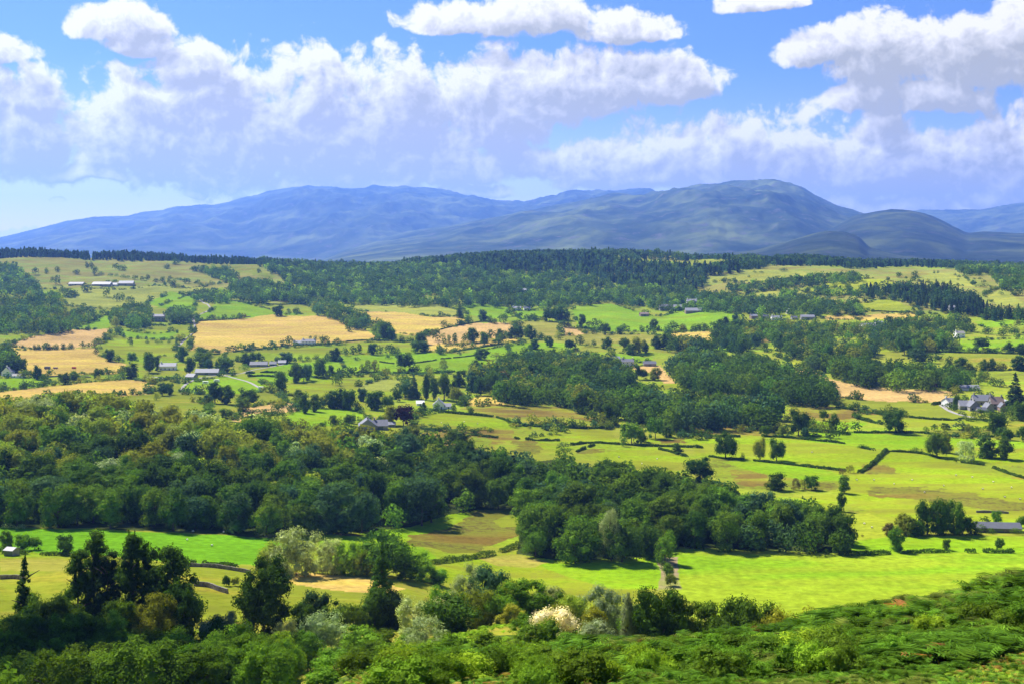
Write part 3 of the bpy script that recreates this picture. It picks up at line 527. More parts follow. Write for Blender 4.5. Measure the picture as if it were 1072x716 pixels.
 (747,450.4,6.5,9,S,'bg'),(725,456,10.5,9,R,'dk'),(719,452,8.5,6,R,'md'),(869,462,5.5,3,T,'md'),(733,503,26,32,R,'dk'),(937.4,453,26,27,R,'dk'),(904.7,429.5,6,5,R,'dk'),(981,478,28,24,R,'md'),(991,474,23,13,R,'ol'),(1011,482,21,20,'birch','pale'),(1033.7,479,24,22,R,'dk'),(1051,480.6,23,20,R,'md'),(1045,454,23,20,R,'dk'),(1053.8,460.5,12,14,R,'md'),(1070,440,21,18,R,'dk'),(1071,462,17,14,R,'dk'),
 (1063,428,37,22,'spruce','con'),(1013.6,455.5,12.5,7,B_,'ol'),(978.4,450.4,7,9,R,'dk'),(970,452,6,7,R,'md'),(1002.7,427,14,10,R,'md'),(1027.8,440.4,7.5,8,R,'dk'),(899.7,438.7,6.5,10,R,'dk'),(965,475,5.5,4,S,'dk'),(903,469,4.5,12,S,'dk'),(958,472,4.5,9,S,'dk'),(963,402.5,7,8,R,'gr'),(974,405,8,6,R,'gr'),(979,407,7,6,R,'cop'),(990,404,5,8,S,'pale'),(1003,407,6,9,S,'dk'),
 (1016,396,9,14,R,'dk'),(1028,399,11,14,R,'md'),(1040,404,10,12,R,'dk'),(1048,405,10,10,R,'bg'),(1020,411,8,11,R,'dk'),(1027,414,6,8,S,'dk'),(1010,438,6,9,S,'md'),(1020,436,7,8,S,'dk'),(1034,436,8,10,S,'md'),(1048,436,7,9,S,'dk'),(1058,432,9,10,R,'md'),
 (1010,424,11,10,R,'dk'),(1001,430,7,9,S,'md'),(1026,435,8,10,R,'md'),(1040,435,7,10,S,'dk'),(1052,434,10,11,R,'dk'),(1060,437,11,12,R,'md'),(1036,418,9,9,R,'dk'),(1024,403,9,10,R,'dk'),(1014,405,8,10,R,'md'),(992,416,5,7,S,'gr'),(1044,441,8,12,R,'gr'),(1020,441,6,9,S,'md'),
 (1028,557,9,9,S,'gr'),(1037,558,6,10,S,'md'),(1064,559,7,12,S,'gr'),(1024,560,6,9,S,'dk'),(950,557,16,14,R,'ol'),(1008,559,20,16,R,'dk'),(962,560,16,16,R,'md'),
 # right plain
 (812,512.6,19.5,23,R,'dk'),(850,512.6,16,18,R,'gr'),(833,512.6,12.5,9,B_,'brn'),(840,512,11,8,B_,'ol'),(883.5,516,18.5,13,T,'md'),(881,535,20.5,10,T,'gr'),(890,495,9,9,R,'ol'),(882,497,7,8,R,'brn'),(854,576.5,16.5,15,R,'ol'),(878.5,580,22.5,20,R,'md'),(938,577,26.5,18,R,'gr'),(991,575.5,12.5,9,R,'md'),(1047,576,13.5,10,R,'dk'),(930.7,560.4,14,14,R,'brn'),
 (949,560.4,22,20,R,'ol'),(957,561,20,17,R,'dk'),(971,558.7,36,24,R,'dk'),(984,559,38,24,R,'dk'),(999,558.7,36,24,R,'md'),(1017,558.7,18.5,16,R,'md'),(944,556,20,14,R,'yg'),(1043.7,549.7,16.5,12,R,'gr'),(1031,548,8,11,R,'dk'),(1069.7,552,12.5,11,R,'md'),(696,590,36,24,R,'gr'),(700,604,16,13,S,'gr'),(702,613,14,13,S,'ol'),(696,597,10,10,S,'md'),(640,587,54,26,'birch','sil'),
 (903,562,3.5,3,S,'brn'),(1056,554,6,10,S,'gr'),(865,580,6,9,S,'dk'),(888,582,5,12,S,'dk'),
 # vivid meadow
 (7,575,21,16,R,'md'),(22,576,17,18,R,'gr'),(36,575,14.5,15,R,'gr'),(67,580.5,21,20,R,'dk'),(9,553,6,14,S,'pale'),(22,553,5,12,S,'pale'),(237,613,12,11,S,'dk'),(246,613,11,11,S,'ol'),
]
# nearer growth, with its distance in metres: (u of the stem, distance, v of the top, width in pixels, shape, colour, label)
NEAR = [
 (26,300,583,34,'spruce','dk','ragged dark conifer standing alone at the edge of the tan meadow'),
 (82,305,575,46,'pine','dk','broad dark pine, leftmost of the tall clump before the vivid meadow'),
 (97,312,553,44,'pine','dk','tallest grey-topped pine of the clump before the vivid meadow'),
 (113,306,577,42,'pine','con','dark pine filling the middle of the tall clump'),
 (137,304,558,44,'pine','dk','twin-topped dark pine standing up from the clump'),
 (152,310,562,44,'pine','dk','slim dark pine just behind the twin-topped one'),
 (177,305,570,52,'tall','dk','dark round-shouldered tree closing the clump beside the tan bank'),
 (60,288,622,40,'round','md','mid green bushy tree below the lone ragged conifer'),
 (40,292,622,40,'round','md','mid green tree below the tan meadow at the picture edge'),
 (160,288,622,40,'round','ol','olive tree at the foot of the dark pines'),
 (125,286,628,40,'round','md','low mid green tree under the middle pines'),
 (190,294,612,30,'round','dk','small dark tree at the corner of the pines by the tan bank'),
 (277,292,583,54,'tall','dk','tall dark spreading tree on the tan bank before the willow thicket'),
 (310,430,553,52,'willow','pale','huge pale flowering willow at the end of the vivid meadow'),
 (285,436,566,30,'round','yg','yellow-tinged tree leaning out of the huge pale willow'),
 (284,428,578,34,'round','ol','dark olive bush at the foot of the huge pale willow'),
 (343,437,563,36,'willow','pale','pale loose willow between the huge willow and the dark tree'),
 (366,437,567,38,'willow','li','light lime willow behind the dry hay field'),
 (384,437,572,32,'willow','yg','yellowish willow tucked beside the big round tree'),
 (403,441,556,56,'round','gr','big round fresh green tree above the dry hay field'),
 (440,447,577,36,'willow','li','pale lime willow at the tip of the dry hay field'),
 (424,440,585,30,'round','md','mid green bush between the round tree and the lime willow'),
 (460,446,594,24,'round','gr','small fresh green tree by the lower bright meadow'),
 (400,302,570,40,'spruce','dk','tall dark fir rising before the dry hay field'),
 (392,298,612,44,'round','dk','dark round tree at the foot of the tall fir'),
 (412,297,618,34,'round','con','blackish bushy tree under the tall fir'),
 (331,300,618,26,'round','con','flat-topped blackish small tree against the dry hay field'),
 (318,296,630,22,'round','dk','low dark tree beside the flat-topped one'),
 (352,296,629,36,'round','dk','dark bush before the dry hay field'),
 (372,294,629,34,'round','md','mid green bush before the dry hay field'),
 (240,262,640,44,'tall','sil','silvery blue tree rising from the shaded trees'),
 (222,266,646,26,'tall','sil','smaller silvery tree beside the silvery blue one'),
 (300,262,648,28,'willow','pale','small pale sallow between the dark tree and the grey willow'),
 (340,246,641,56,'willow','pale','wide pale grey willow on the slope below the dry hay field'),
 (322,232,660,40,'round','gr','fresh green tree under the wide pale grey willow'),
 (376,226,655,48,'round','gr','fresh green broad tree between the grey willow and the birch'),
 (398,232,657,34,'round','md','mid green tree beside the weeping birch'),
 (115,196,680,70,'ash','li','bright lime ash catching the sun low on the slope'),
 (34,196,684,76,'round','md','broad mid green tree at the lowest corner of the wood'),
 (445,188,645,44,'birch','pale','pale weeping birch with a thin dark stem on the open slope'),
 (426,200,662,28,'shrub','gr','fresh green bush at the foot of the weeping birch'),
 (462,192,672,24,'shrub','md','mid green bush beside the weeping birch'),
 (470,236,622,66,'round','dk','wide dark sallow casting a shadow on the open slope'),
 (434,250,624,40,'willow','pale','pale bushy sallow next to the wide dark one'),
 (456,262,624,40,'willow','sil','silver-grey sallow behind the wide dark one'),
 (494,280,592,48,'willow','pale','tall pale willow below the lower bright meadow'),
 (514,276,593,30,'round','bg','dark blue-green tree against the tall pale willow'),
 (462,290,612,26,'round','gr','bright green rounded tree behind the pale sallows'),
 (500,256,615,44,'willow','ol','olive loose tree in the thicket above the open slope'),
 (524,256,620,36,'round','gr','fresh green tree in the thicket above the open slope'),
 (535,250,632,30,'birch','ol','thin olive birch at the edge of the open slope'),
 (551,262,605,56,'round','gr','tall bushy green tree standing before the lower bright meadow'),
 (535,268,608,26,'willow','yg','yellowish bush left of the tall bushy green tree'),
 (577,266,611,46,'willow','pale','greyish tree right of the tall bushy green tree'),
 (592,262,618,26,'round','md','mid green bush filling the thicket before the lower meadow'),
 (606,236,622,44,'willow','yg','yellow-green sallow above the white flowering bush'),
 (588,232,632,36,'willow','ol','olive sallow behind the white flowering bush'),
 (624,262,612,26,'willow','sil','silvery tree tip before the lower bright meadow'),
 (640,258,616,34,'willow','sil','silver-grey willow before the lower bright meadow'),
 (622,226,635,40,'round','ol','dark-shaded olive sallow beside the grey bush'),
 (580,178,652,54,'shrub','wh','whitish flowering bush on the open slope'),
 (548,180,658,30,'shrub','gr','fresh green bush beside the whitish flowering bush'),
 (624,186,648,42,'shrub','sil','grey-topped dark bush beside the whitish flowering bush'),
 (562,150,674,46,'shrub','md','mid green bush below the whitish flowering bush'),
 (352,176,690,52,'round','gr','fresh green tree at the lower end of the corner wood'),
 (385,168,694,46,'round','md','mid green tree where the corner wood meets the bracken'),
 (408,158,690,36,'shrub','gr','fresh green bush left of the weeping birch foot'),
 (424,146,696,34,'shrub','li','lime bush just below the weeping birch'),
 (446,140,694,30,'shrub','gr','low fresh bush right below the birch stem'),
 (478,140,682,34,'shrub','gr','fresh green bush on the lower edge of the open slope'),
 (510,136,684,34,'shrub','md','mid green bush on the lower edge of the open slope'),
 (372,128,702,44,'shrub','md','dark-edged bush at the bottom by the corner wood'),
 (338,150,705,40,'shrub','gr','bright bush under the corner wood at the frame edge'),
 (604,148,678,40,'shrub','gr','fresh green bush at the top of the bracken'),
 (657,216,620,20,'poplar','sil','slender silver tree against the dark oaks'),
 (692,214,614,62,'round','dk','large dark oak above the bracken, first of the row'),
 (716,216,624,56,'round','md','second dark oak of the row above the bracken'),
 (672,220,632,34,'round','gr','fresh green tree between the silver tree and the dark oak'),
 (742,214,632,40,'round','md','mid green tree in the middle of the row above the bracken'),
 (779,212,625,56,'round','dk','dark rounded oak near the end of the row above the bracken'),
 (800,214,632,34,'round','dk','dark tree at the end of the row above the bracken'),
 (826,204,638,36,'shrub','ol','low olive bush at the end of the tree row'),
 (842,200,644,26,'shrub','bg','low greyish bush beyond the last oak'),
]
# ---------------------------------------------------------------- foliage
def foliage_material(name, use_object_colour, trans=.28):
    m, t, ns, L = nt(name)
    if use_object_colour: src = N(t, 'ShaderNodeObjectInfo').outputs['Color']
    else: src = N(t, 'ShaderNodeAttribute', attribute_name='Col').outputs['Color']
    geo = N(t, 'ShaderNodeNewGeometry')
    ns_ = N(t, 'ShaderNodeTexNoise', inp={'Scale': .45, 'Detail': 3}); L.new(geo.outputs['Position'], ns_.inputs['Vector'])
    a = N(t, 'ShaderNodeMapRange', inp={'To Min': .76, 'To Max': 1.26}); L.new(geo.outputs['Random Per Island'], a.inputs['Value'])
    b = N(t, 'ShaderNodeMapRange', inp={'From Min': .3, 'From Max': .7, 'To Min': .74, 'To Max': 1.28}); L.new(ns_.outputs[0], b.inputs['Value'])
    mu = N(t, 'ShaderNodeMath', operation='MULTIPLY'); L.new(a.outputs[0], mu.inputs[0]); L.new(b.outputs[0], mu.inputs[1])
    s = N(t, 'ShaderNodeVectorMath', operation='SCALE'); L.new(src, s.inputs[0]); L.new(mu.outputs[0], s.inputs['Scale'])
    tint = N(t, 'ShaderNodeVectorMath', operation='MULTIPLY'); L.new(s.outputs[0], tint.inputs[0]); tint.inputs[1].default_value = (1.35, 1.45, .7)
    d = N(t, 'ShaderNodeBsdfDiffuse'); L.new(s.outputs[0], d.inputs['Color'])
    tr = N(t, 'ShaderNodeBsdfTranslucent'); L.new(tint.outputs[0], tr.inputs['Color'])
    mx = N(t, 'ShaderNodeMixShader', inp={0: trans}); L.new(d.outputs[0], mx.inputs[1]); L.new(tr.outputs[0], mx.inputs[2])
    out = N(t, 'ShaderNodeOutputMaterial'); L.new(mx.outputs[0], out.inputs['Surface'])
    return m
M_LEAF = foliage_material('leaves', True)
M_MASS = foliage_material('leaf_mass', False)
def bark_material():
    m, t, ns, L = nt('bark')
    geo = N(t, 'ShaderNodeNewGeometry'); n1 = N(t, 'ShaderNodeTexNoise', inp={'Scale': 2.0, 'Detail': 5}); L.new(geo.outputs['Position'], n1.inputs['Vector'])
    mx = N(t, 'ShaderNodeMix', data_type='RGBA'); mx.inputs['A'].default_value = (.05, .04, .03, 1); mx.inputs['B'].default_value = (.16, .13, .10, 1)
    L.new(n1.outputs[0], mx.inputs['Factor']); b = N(t, 'ShaderNodeBsdfDiffuse'); L.new(mx.outputs['Result'], b.inputs['Color'])
    L.new(b.outputs[0], N(t, 'ShaderNodeOutputMaterial').inputs['Surface']); return m
M_BARK = bark_material()

def ico(sub):
    import bmesh
    bm = bmesh.new(); bmesh.ops.create_icosphere(bm, subdivisions=sub, radius=1.0); bm.verts.ensure_lookup_table()
    V = np.array([v.co[:] for v in bm.verts]); Fc = np.array([[v.index for v in f.verts] for f in bm.faces]); bm.free(); return V, Fc
ICO1, ICO2 = ico(1), ico(2)

def unit(a): return a / (np.linalg.norm(a, axis=-1, keepdims=True) + 1e-9)

def blobs(shape, rng, fine=1.0):
    """lumps of a crown for a tree one unit tall: centre (x,y,z), radii (rx,ry,rz); also half-width of the shape"""
    out = []
    def shell(n, c, rad, rb, lo=-.6, inner=.25):
        for i in range(n):
            d = unit(rng.normal(size=3)); 
            while d[2] < lo: d = unit(rng.normal(size=3))
            k = rng.uniform(.62, .88) if rng.random() > inner else rng.uniform(.1, .55)
            r = rng.uniform(*rb)
            out.append((*(np.array(c) + d * np.array(rad) * k * rng.uniform(.9, 1.1)), r, r, r * rng.uniform(.75, 1.0)))
    if shape == 'round':
        shell(int(34 * fine), (0, 0, .46), (.46, .46, .52), (.115 / fine ** .5, .20 / fine ** .5), -.95); w = .52
    elif shape == 'tall':
        shell(int(34 * fine), (0, 0, .47), (.32, .32, .53), (.09 / fine ** .5, .16 / fine ** .5), -.98); w = .37
    elif shape == 'ash':
        shell(34, (0, 0, .58), (.44, .44, .42), (.07, .14), -.7, .3); w = .47
    elif shape == 'poplar':
        for i in range(24):
            z = rng.uniform(.12, .93); q = .16 * math.sin(math.pi * min(1, (z + .05))) ** .6
            an = rng.uniform(0, 6.28); out.append((q * .5 * math.cos(an), q * .5 * math.sin(an), z, q * .75, q * .75, q * 1.1))
        w = .18
    elif shape == 'birch':
        for i in range(46):
            z = rng.uniform(.12, .95); q = .36 * math.sqrt(max(0, 1 - ((z - .42) / .56) ** 2)) * rng.uniform(.45, 1)
            an = rng.uniform(0, 6.28); r = rng.uniform(.05, .095); out.append((q * math.cos(an), q * math.sin(an), z, r, r, r * 1.5))
        w = .40
    elif shape == 'willow':
        shell(int(52 * fine), (0, 0, .40), (.50, .50, .58), (.08 / fine ** .5, .15 / fine ** .5), -.98, .25); w = .55
    elif shape == 'pine':
        # ragged old conifer: drooping sprays thrown out at uneven heights, two or three leaders
        lead = [(rng.normal(0, .05), rng.normal(0, .05), rng.uniform(.80, 1.0)) for _ in range(3)]
        for i in range(88):
            z = rng.uniform(.06, .95); q = np.interp(z, [.0, .2, .5, .75, .95], [.19, .25, .23, .16, .04]) * rng.uniform(.25, 1.15)
            an = rng.uniform(0, 6.28); r = rng.uniform(.038, .075) * (1.25 - .5 * z); lx, ly, _ = lead[i % 3]
            out.append((q * math.cos(an) + lx * z, q * math.sin(an) + ly * z, z - q * .12, r * 1.5, r * 1.5, r * .8))
        for lx, ly, lz in lead:
            for j in range(5): out.append((lx, ly, lz * (.80 + .045 * j), .045 - .007 * j, .045 - .007 * j, .05))
        w = .27
    elif shape == 'spruce':
        for i in range(120):
            z = rng.uniform(.02, .93) ** .85; rr = .20 * (1 - z) ** .85 + .008; an = rng.uniform(0, 6.28); q = rr * rng.uniform(.25, .95); r = max(.016, rr * rng.uniform(.22, .42))
            out.append((q * math.cos(an), q * math.sin(an), z - q * .3 + .02, r * 1.1, r * 1.1, r * .8))
        for j in range(4): out.append((0, 0, .90 + .025 * j, .022 - .004 * j, .022 - .004 * j, .04))
        w = .22
    elif shape == 'shrub':
        shell(int(30 * fine), (0, 0, .42), (.60, .60, .50), (.14 / fine ** .5, .25 / fine ** .5), -.45); w = .70
    return np.array(out), w

def crown(shape, n, leaf, seed, core=1, fine=1.0):
    rng = np.random.default_rng(seed)
    B, w = blobs(shape, rng, fine)
    area = B[:, 3] * B[:, 5]; cnt = np.maximum(3, (n * area / area.sum()).astype(int))
    bi = np.repeat(np.arange(len(B)), cnt)
    d = unit(rng.normal(size=(len(bi), 3))); d[:, 2] = np.where(d[:, 2] < -.75, -d[:, 2] * .7, d[:, 2]); d = unit(d)
    lump = 1 + .22 * np.sin(d[:, 0] * 5 + bi) * np.sin(d[:, 1] * 5 + bi * 2) + rng.normal(0, .10, len(bi))
    if shape in ('birch', 'willow', 'ash'): lump += rng.normal(0, .16, len(bi))
    P = B[bi, :3] + d * B[bi, 3:6] * lump[:, None]
    keep = np.ones(len(P), bool)
    for k in range(len(B)):                        # drop leaves buried inside other lumps
        q = (P - B[k, :3]) / B[k, 3:6]
        keep &= ~(((q ** 2).sum(1) < .55) & (bi != k))
    keep &= P[:, 2] > .015
    P, d, bi = P[keep], d[keep], bi[keep]; m = len(P)
    nr = unit(d + rng.normal(0, .34, (m, 3)) + np.array([0, 0, .15]))
    t1 = unit(np.cross(nr, rng.normal(size=(m, 3)))); t2 = np.cross(nr, t1)
    s = leaf * rng.uniform(.6, 1.45, (m, 1)); e = rng.uniform(.6, 1.0, (m, 1))
    if shape in ('birch', 'willow'): e *= .75; 
    j = lambda: rng.uniform(.7, 1.2, (m, 1))
    q = np.stack([P - t1 * s * .5 * j(), P - t2 * s * .5 * e * j() + nr * s * .12, P + t1 * s * .5 * j(), P + t2 * s * .5 * e * j() + nr * s * .12], 1)
    V = [q.reshape(-1, 3)]; F4 = np.arange(4 * m).reshape(-1, 4); F3 = np.zeros((0, 3), int); off = 4 * m
    if core:
        iv, f = ICO1 if core == 1 else ICO2
        for k in range(len(B)):
            V.append(B[k, :3] + iv * B[k, 3:6] * .66 * (1 + .12 * np.sin(iv[:, [1, 2, 0]] * 6 + k))); F3 = np.concatenate([F3, f + off]); off += len(iv)
    V = np.concatenate(V)
    V[:, 2] = np.maximum(V[:, 2], .005)
    # one unit wide as well as one unit tall
    V[:, :2] *= .5 / np.percentile(np.abs(V[:4 * m, :2]), 98.5); V[:, 2] *= 1 / np.percentile(V[:4 * m, 2], 99.6)
    return V, F4, F3

def tube(V, Fq, pts, rad, k=6):
    pts = np.asarray(pts, float); n0 = sum(len(v) for v in V); n = len(pts)
    for i, p in enumerate(pts):
        d = unit((pts[min(i + 1, n - 1)] - pts[max(i - 1, 0)])[None])[0]
        x = unit(np.cross(d, [.3, .9, .1])[None])[0]; y = np.cross(d, x); an = np.arange(k) * 2 * math.pi / k
        V.append(p + rad[i] * (np.cos(an)[:, None] * x + np.sin(an)[:, None] * y))
    for i in range(n - 1):
        a = n0 + i * k + np.arange(k); b = n0 + i * k + (np.arange(k) + 1) % k
        Fq.append(np.stack([a, b, b + k, a + k], 1))

def trunk(shape, seed):
    rng = np.random.default_rng(seed); V, Fq = [], []
    top = {'shrub': .45, 'pine': .93, 'spruce': .95, 'poplar': .85, 'birch': .88}.get(shape, .62)
    r0 = {'shrub': .02, 'birch': .014, 'spruce': .018, 'pine': .016}.get(shape, .026)
    bend = rng.normal(0, .012, 2)
    zs = np.linspace(-.05, top, 6)
    tube(V, Fq, [(bend[0] * math.sin(z * 4), bend[1] * math.sin(z * 3), z) for z in zs], [r0 * (1.35 if i == 0 else 1 - .75 * i / 5.) for i in range(6)])
    for i in range(3 if shape in ('spruce', 'poplar') else 7):
        an = i * 2.4 + rng.uniform(0, .6); z0 = rng.uniform(.22, .5) * (top / .62); L = .28 if shape in ('round', 'shrub', 'willow', 'ash') else .15
        up = rng.uniform(.4, .9) * L
        tube(V, Fq, [(0, 0, z0), (L * .45 * math.cos(an), L * .45 * math.sin(an), z0 + up * .55), (L * math.cos(an), L * math.sin(an), z0 + up)], [r0 * .55, r0 * .38, r0 * .14], 5)
    return np.concatenate(V), np.concatenate(Fq)

LOD = {'X': (15000, .022, 1, 2.4), 'L': (5200, .036, 1, .85), 'M': (1700, .064, 1, .8), 'S': (520, .11, 0, .8)}
NVAR = {'X': {'round': 6, 'willow': 5, 'shrub': 4, 'pine': 5, 'tall': 3, 'birch': 2}, 'L': {'round': 7, 'tall': 4}, 'M': {'round': 6, 'tall': 3}, 'S': {'round': 5, 'spruce': 3, 'tall': 3}}
_CM, _TM = {}, {}
def crown_mesh(shape, lod, var):
    key = (shape, lod, var)
    if key not in _CM:
        n, lf, core, fine = LOD[lod]
        if shape in ('pine', 'spruce', 'poplar'): lf *= .72
        if shape == 'willow': n = int(n * 1.25); fine = min(fine, 1.4)
        if shape == 'birch': core = 0
        if shape in ('pine', 'spruce'): core = 1 if lod in 'XL' else 0
        V, F4, F3 = crown(shape, n, lf, 1000 + hash(('round tall ash poplar birch willow pine spruce shrub'.split().index(shape), 'XLMS'.index(lod), var)) % 9999, core, fine)
        _CM[key] = new_mesh('crown', V, [F4, F3], [M_LEAF])
    return _CM[key]
def trunk_mesh(shape, var):
    key = (shape, var % 3)
    if key not in _TM:
        V, Fq = trunk(shape, 50 + var % 3 * 7 + len(shape)); _TM[key] = new_mesh('trunk', V, Fq, [M_BARK], True)
    return _TM[key]

def jitter_col(c, amt=.26):
    k = 1 + random.uniform(-amt, amt); h = random.uniform(-.11, .11)
    return (c[0] * k * (1 + h), c[1] * k, c[2] * k * (1 - h), 1)

MADE = []            # everything planted: used afterwards for the labels
def plant(name, X, Y, Z, h, w, shape, colkey, info):
    px = h * F / Y
    lod = 'X' if px > 52 else 'L' if px > 24 else 'M' if px > 11 else 'S'
    var = random.randrange(NVAR.get(lod, {}).get(shape, 2))
    e = empty(name, (X, Y, Z - .15), random.uniform(0, 6.28))
    cn = 'foliage' if shape == 'shrub' else 'crown'
    c = mesh_obj(cn, crown_mesh(shape, lod, var), e); c.scale = (w, w * random.uniform(.9, 1.1), h); c.color = jitter_col(P_[colkey])
    k = mesh_obj('stem' if shape == 'shrub' else 'trunk', trunk_mesh(shape, var), e); wf = .55 if shape == 'willow' else 1.0
    k.scale = (h * wf, h * wf, h)
    u, v = pix(X, Y, Z); info = dict(info); info.update(o=e, u=u, v=v, px=px, wpx=w * F / Y, col=colkey, shape=shape, name=name, Y=Y)
    MADE.append(info)
    return e
SHAPE_NAME = {'birch': 'birch_tree', 'willow': 'willow_tree', 'pine': 'pine_tree', 'spruce': 'conifer_tree', 'poplar': 'poplar_tree', 'shrub': 'shrub', 'ash': 'ash_tree', 'tall': 'broadleaf_tree', 'round': 'broadleaf_tree'}

# ---- the mass of trees too many or too far to build singly: one mesh of leaf clumps
class Mass:
    def __init__(s): s.V, s.F4, s.C, s.n = [], [], [], 0
    def add(s, proto, X, Y, Z, h, w, col):
        V, F4 = proto; an = random.uniform(0, 6.28); c, q = math.cos(an), math.sin(an)
        P = np.empty_like(V); P[:, 0] = (V[:, 0] * c - V[:, 1] * q) * w + X; P[:, 1] = (V[:, 0] * q + V[:, 1] * c) * w + Y; P[:, 2] = V[:, 2] * h + Z - .2
        s.V.append(P); s.F4.append(F4 + s.n); s.n += len(P); s.C.append(np.tile(np.array(col, np.float32), (len(P), 1)))
    def build(s, name, label):
        if not s.V: return
        o = mesh_obj(name, new_mesh(name, np.concatenate(s.V), np.concatenate(s.F4), [M_MASS], False, {'Col': np.concatenate(s.C)})); tag(o, label, None, None, 'stuff'); return o
_MP = {}
def mass_proto(shape, px):
    k = 0 if px > 14 else 1 if px > 8 else 2; var = random.randrange(4)
    key = (shape, k, var)
    if key not in _MP:
        n, lf = [(560, .105), (230, .155), (95, .23)][k]
        if shape in ('spruce', 'pine'): n, lf = int(n * .8), lf * .75
        V, F4, F3 = crown(shape, n, lf, 300 + var * 11 + k, 0); _MP[key] = (V, F4)
    return _MP[key]

def edge_stretch(poly):
    return [(-130 if u <= 0 else 1200 if u >= 1072 else u, v) for u, v in poly]

def build_trees():
    cand = []     # dicts of wood trees
    for nm, kind, poly, y0, y1, sp, (h0, h1), shapes, mix in WOODS:
        pl = edge_stretch(poly); us = [p[0] for p in pl]; a0, a1 = (min(us) - CU) / F, (max(us) - CU) / F
        rng = np.random.default_rng(abs(hash(len(nm) * 131 + int(y0) + int(poly[0][0]))) % 99991)
        Yg = np.arange(y0, y1, sp * .87); pts = []
        for r, Yv in enumerate(Yg):
            x0, x1 = a0 * Yv, a1 * Yv
            xs = np.arange(x0 + (r % 2) * sp * .5, x1, sp); pts.append(np.column_stack([xs, np.full(len(xs), Yv)]))
        p = np.concatenate(pts); p = p + rng.uniform(-.38, .38, p.shape) * sp
        Z = height(p[:, 0], p[:, 1]); h = rng.uniform(h0, h1, len(p)) * (1 - .15 * (rng.random(len(p)) < .25))
        h *= rng.uniform(.82, 1.18, len(p)) * (.8 + .4 * fbm(p[:, 0] / 60, p[:, 1] / 60, 2, 9))
        u, v = pix(p[:, 0], p[:, 1], Z + h * .55)
        ok = inside(pl, u, v)
        lo, hi = (.14, .70) if y0 < 900 else (.30, .58) if y0 < 1400 else (.42, .55)
        ok &= inside(pl, *pix(p[:, 0], p[:, 1], Z + h * lo)) & inside(pl, *pix(p[:, 0], p[:, 1], Z + h * hi))
        dens = fbm(p[:, 0] / 90, p[:, 1] / 90, 3, 21)
        if nm in ('the forest', 'the broken woods of the upper valley', 'the village trees'): ok &= dens > .27
        if 'crest' in nm: ok &= dens > .42
        drift = fbm(p[:, 0] / 70, p[:, 1] / 70, 3, 33)
        for i in np.nonzero(ok)[0]:
            if kind == 'woodland_tree' and 'large' in nm:
                sunlit_tone = np.clip((515 - v[i]) / 60, 0, 1) * np.clip((470 - u[i]) / 200, .22, 1)  # sunlit look of the upper crowns put into their leaf colour, lower ones darker
                ck = rng.choice(['ol','ol','yg','gr','ol','pale','yg']) if rng.random() < sunlit_tone * .9 else rng.choice(['md','dk','gr','md','dk','bg'])
            else:
                ck = mix[int(np.clip(drift[i] * 1.6 - .3 + rng.uniform(-.35, .35), 0, .999) * len(mix))]
            sh = shapes[rng.integers(len(shapes))]
            wf = {'round': rng.uniform(.82, 1.05), 'tall': rng.uniform(.58, .72), 'spruce': rng.uniform(.34, .44)}[sh]
            w = h[i] * wf
            if sh != 'spruce': w = max(w, sp * .92)
            kk = kind
            if kk == 'conifer_tree' and sh != 'spruce': kk = 'broadleaf_tree'
            cand.append(dict(kind=kk, X=p[i, 0], Y=p[i, 1], Z=Z[i], h=h[i], w=w, shape=sh, col=ck, wood=nm, u=u[i], v=v[i], px=h[i] * F / p[i, 1], inv=-6 < u[i] < 1078))
    # the single trees
    count = {}
    for (u, v, hp, wp, sh, ck) in TREES:
        X, Y, Z = ground_at(u, v, 300); k = Y / F
        nm = SHAPE_NAME[sh] if ck != 'cop' else 'copper_beech'
        count[nm] = count.get(nm, 0) + 1
        plant(nm, X, Y, Z, hp * k, wp * k, sh, ck, dict(src='field'))
    for (u, Y, vt, wp, sh, ck, lab) in NEAR:
        X, Y, Z = spot(u, Y); _, vb = pix(X, Y, Z); hp = max(vb - vt, wp * .6); k = Y / F
        wp = max(wp, hp * {'birch': .55, 'poplar': .26, 'pine': .40, 'spruce': .34, 'tall': .58}.get(sh, .74))
        nm = SHAPE_NAME[sh] if ck != 'cop' else 'copper_beech'; nm = 'deciduous_tree' if nm == 'broadleaf_tree' else nm
        e = plant(nm, X, Y, Z, hp * k, wp * k, sh, ck, dict(src='near')); tag(e, lab, 'bush' if sh == 'shrub' else 'tree', {'pine': 'tall pines before the vivid meadow'}.get(sh))
        count[nm] = count.get(nm, 0) + 1
    X, Y, Z = ground_at(422.5, 445.5, 300)
    e = plant('copper_beech', X, Y, Z, 22.5 * Y / F, 21 * Y / F, 'round', 'cop', dict(src='near')); tag(e, 'dark purple copper beech beside the grey slate farmhouse', 'tree')
    limit = {'woodland_tree': 300, 'broadleaf_tree': 300 - count.get('broadleaf_tree', 0), 'conifer_tree': 120 , 'deciduous_tree': 240}
    mass, far = Mass(), Mass()
    for kind in ('woodland_tree', 'deciduous_tree', 'broadleaf_tree', 'conifer_tree'):
        L = sorted([c for c in cand if c['kind'] == kind], key=lambda c: (not c['inv'], -c['px'] * min(c['w'] * F / c['Y'], 99)))
        for i, c in enumerate(L):
            if i < limit[kind] and c['inv']:
                plant(kind, c['X'], c['Y'], c['Z'], c['h'], c['w'], c['shape'], c['col'], dict(src='wood', wood=c['wood'], cv=c['v'], cu=c['u']))
            else:
                (mass if c['Y'] < 1700 else far).add(mass_proto(c['shape'], c['px']), c['X'], c['Y'], c['Z'], c['h'], c['w'], jitter_col(P_[c['col']]))
